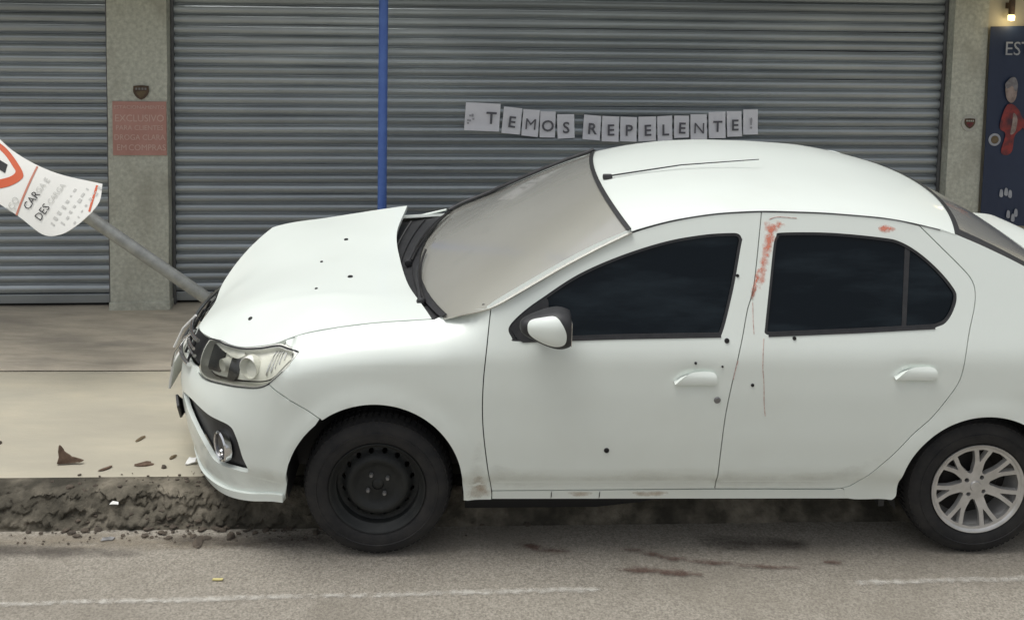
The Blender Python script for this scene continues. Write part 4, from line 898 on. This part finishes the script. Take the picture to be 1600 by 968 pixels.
panel('dashboard', np.array([(0, -1), (1, -1), (1, 1), (0, 1)]), lambda q, v: np.array((lerp(.30, .75, q) - .10 * (1 - v * v) * (1 - q), .68 * v, 1.0 - .02 * q - .3 * max(0, q - .8))), 'plastic', CAR, step=.1, depth=0, gap=0)
box('dash_front', .70, .78, -.68, .68, .5, .93, 'plastic', CAR, .02)
def seat(x, y, w_):
    bm = bmesh.new(); bbox(bm, x, x + .5, y - w_ / 2, y + w_ / 2, .36, .52, .05)
    r = bmesh.new(); bobj('seat_cushion', bm, 'cloth', st_ := empty_child('seat'), True)
    bm = bmesh.new(); bbox(bm, x + .44, x + .58, y - w_ / 2, y + w_ / 2, .45, 1.08, .05)
    for v in bm.verts: v.co.x += max(0, v.co.z - .45) * .30
    bobj('seat_back', bm, 'cloth', st_, True)
    for yy in ([y] if w_ < .8 else [y - .4, y + .4]):
        bm = bmesh.new(); bbox(bm, x + .66, x + .75, yy - .13, yy + .13, 1.10, 1.26, .035); bobj('headrest', bm, 'cloth', st_, True)
    r.free()
def empty_child(n_): e = bpy.data.objects.new(n_, None); link(e, CAR); return e
seat(.95, -.36, .48); seat(.95, .36, .48); seat(1.85, 0, 1.24)
sw = lathe('steering_wheel', [(.17 + .014 * math.cos(a), .014 * math.sin(a)) for a in np.linspace(0, 2 * math.pi, 10, endpoint=False)], 'plastic', CAR, 32, True); sw.location = (.86, -.36, .90); sw.rotation_euler = (0, 0, R(90)); sw.rotation_euler = (R(25), 0, R(90))
box('boot_floor', 2.5, 3.3, -.6, .6, .62, .98, 'jamb', CAR, .03)

# ================================================================== DEBRIS
def onp(x, y): return .134
def shard(name, loc, pts, m, th, rot, label, cat, group=None):
    bm = bmesh.new(); vs_ = [bm.verts.new((p[0], p[1], (p[2] if len(p) > 2 else 0))) for p in pts]; f = bm.faces.new(vs_)
    r = bmesh.ops.extrude_face_region(bm, geom=[f]); bmesh.ops.translate(bm, vec=(0, 0, th), verts=[v for v in r['geom'] if isinstance(v, bmesh.types.BMVert)])
    bmesh.ops.recalc_face_normals(bm, faces=bm.faces); bmesh.ops.triangulate(bm, faces=bm.faces); bmesh.ops.subdivide_edges(bm, edges=bm.edges[:], cuts=2, use_grid_fill=True)
    for v in bm.verts: v.co += Vector([noise.noise(v.co * 40 + Vector((k * 9., loc[0] * 5, 0))) for k in range(3)]) * th * .5
    o = bobj(name, bm, m, None, True, 40); o.location = loc; o.rotation_euler = rot; return tag(o, label, cat, group)
def lump(name, loc, r, m, label, cat, group=None, sq=(1, 1, .6)):
    bm = bmesh.new(); bmesh.ops.create_icosphere(bm, subdivisions=2, radius=r)
    sd = random.uniform(0, 90)
    for v in bm.verts:
        k = 1 + .55 * noise.noise(v.co * (1.2 / r) + Vector((sd, 0, 0))); v.co = Vector((v.co.x * sq[0] * k, v.co.y * sq[1] * k, v.co.z * sq[2] * k))
    o = bobj(name, bm, m, None, False); o.location = loc; o.rotation_euler = (0, 0, random.uniform(0, 6)); return tag(o, label, cat, group)
shard('bark_shard', (-2.075, 4.565, .136), [(-.03, 0), (.045, 0), (.085, .012), (.03, .028), (-.005, .055), (-.028, .085)], 'bark', .012, (R(80), 0, R(6)), 'upright brown triangular shard on the pavement near the kerb', 'debris')
shard('plastic_shard', (-1.49, 4.585, .140), [(-.035, -.01), (.03, -.018), (.045, .01), (.0, .03), (-.02, .012)], 'whitebit', .012, (R(25), R(-15), .4), 'bright white plastic fragment on the pavement below the bumper', 'debris').scale = (.7, .7, .7)
shard('plastic_shard', (-1.735, 4.285, .10), [(-.03, -.012), (.035, -.01), (.03, .012), (-.01, .02)], 'whitebit', .006, (R(20), R(10), .3), 'white plastic scrap stuck on the broken kerb face', 'debris').scale = (.6, .6, .6)
shard('plastic_shard', (-1.717, 4.170, .002), [(-.04, -.012), (.03, -.016), (.045, .006), (.01, .018), (-.03, .012)], 'chip', .008, (R(8), 0, .2), 'small grey fragment lying on the road below the kerb', 'debris').scale = (.7, .7, .7)
shard('yellow_fragment', (-1.162, 3.905, .0), [(-.028, -.006), (.028, -.008), (.03, .007), (-.024, .010)], 'yellow', .006, (0, 0, .05), 'small yellow fragment on the road just above the white line', 'debris').scale = (.75, .7, .7)
for x, y, r_, sq, m_, lab in ((-1.812, 4.821, .017, (1.8, .8, .25), 'leafy', 'small dark leaf crumb on the pavement, the one farthest from the kerb'), (-1.704, 4.569, .023, (1.8, .8, .3), 'bark', 'longest dark leaf crumb on the pavement left of the bumper'),
                      (-1.60, 4.545, .014, (1, .8, .6), 'soil', 'round dark crumb by the kerb edge close to the bumper'), (-1.592, 4.641, .015, (1.5, .8, .4), 'leafy', 'dark crumb on the pavement just behind the white plastic fragment'),
                      (-1.866, 4.521, .016, (2.0, .6, .3), 'bark', 'thin brown crumb right of the upright shard'), (-2.48, 4.75, .013, (1, 1, .6), 'soil', 'dark crumb on the pavement at the left edge of the photo')):
    lump('dry_leaf_crumb', (x, y, .136), r_, m_, lab, 'debris', 'crumbs on the pavement', sq)
lump('soil_clod', (-1.32, 4.160, .002), .028, 'soil', 'flat dark clod of soil on the road in front of the broken kerb', 'debris', 'clods on the road', (1.6, .8, .25))
lump('soil_clod', (-1.19, 4.20, .006), .018, 'soil', 'small upright dark clod on the road near the bumper corner', 'debris', 'clods on the road', (1, .8, 1.))
bm = bmesh.new()
for k in range(420):
    x = random.gauss(.85, .50); y = random.uniform(-.11, .24) if k % 3 else random.gauss(.0, .03); p = Vector(kw(x, y, min(.134, max(.0, y * 1.2)) + .002)); r_ = random.choice([.003, .003, .004, .004, .005, .005, .006, .008, .011, .015]) * (.7 if y > .12 else 1)
    g = bmesh.ops.create_icosphere(bm, subdivisions=1, radius=r_); sd = random.uniform(0, 90)
    for v in g['verts']:
        q = v.co * (1 + .6 * noise.noise(v.co * (1.2 / r_) + Vector((sd, 0, 0)))); v.co = Vector((q.x * 1.3, q.y, q.z * .6)) + p
tag(bobj('kerb_rubble', bm, 'soil'), 'loose earth and concrete crumbs along the broken kerb by the bumper', 'rubble', kind='stuff')
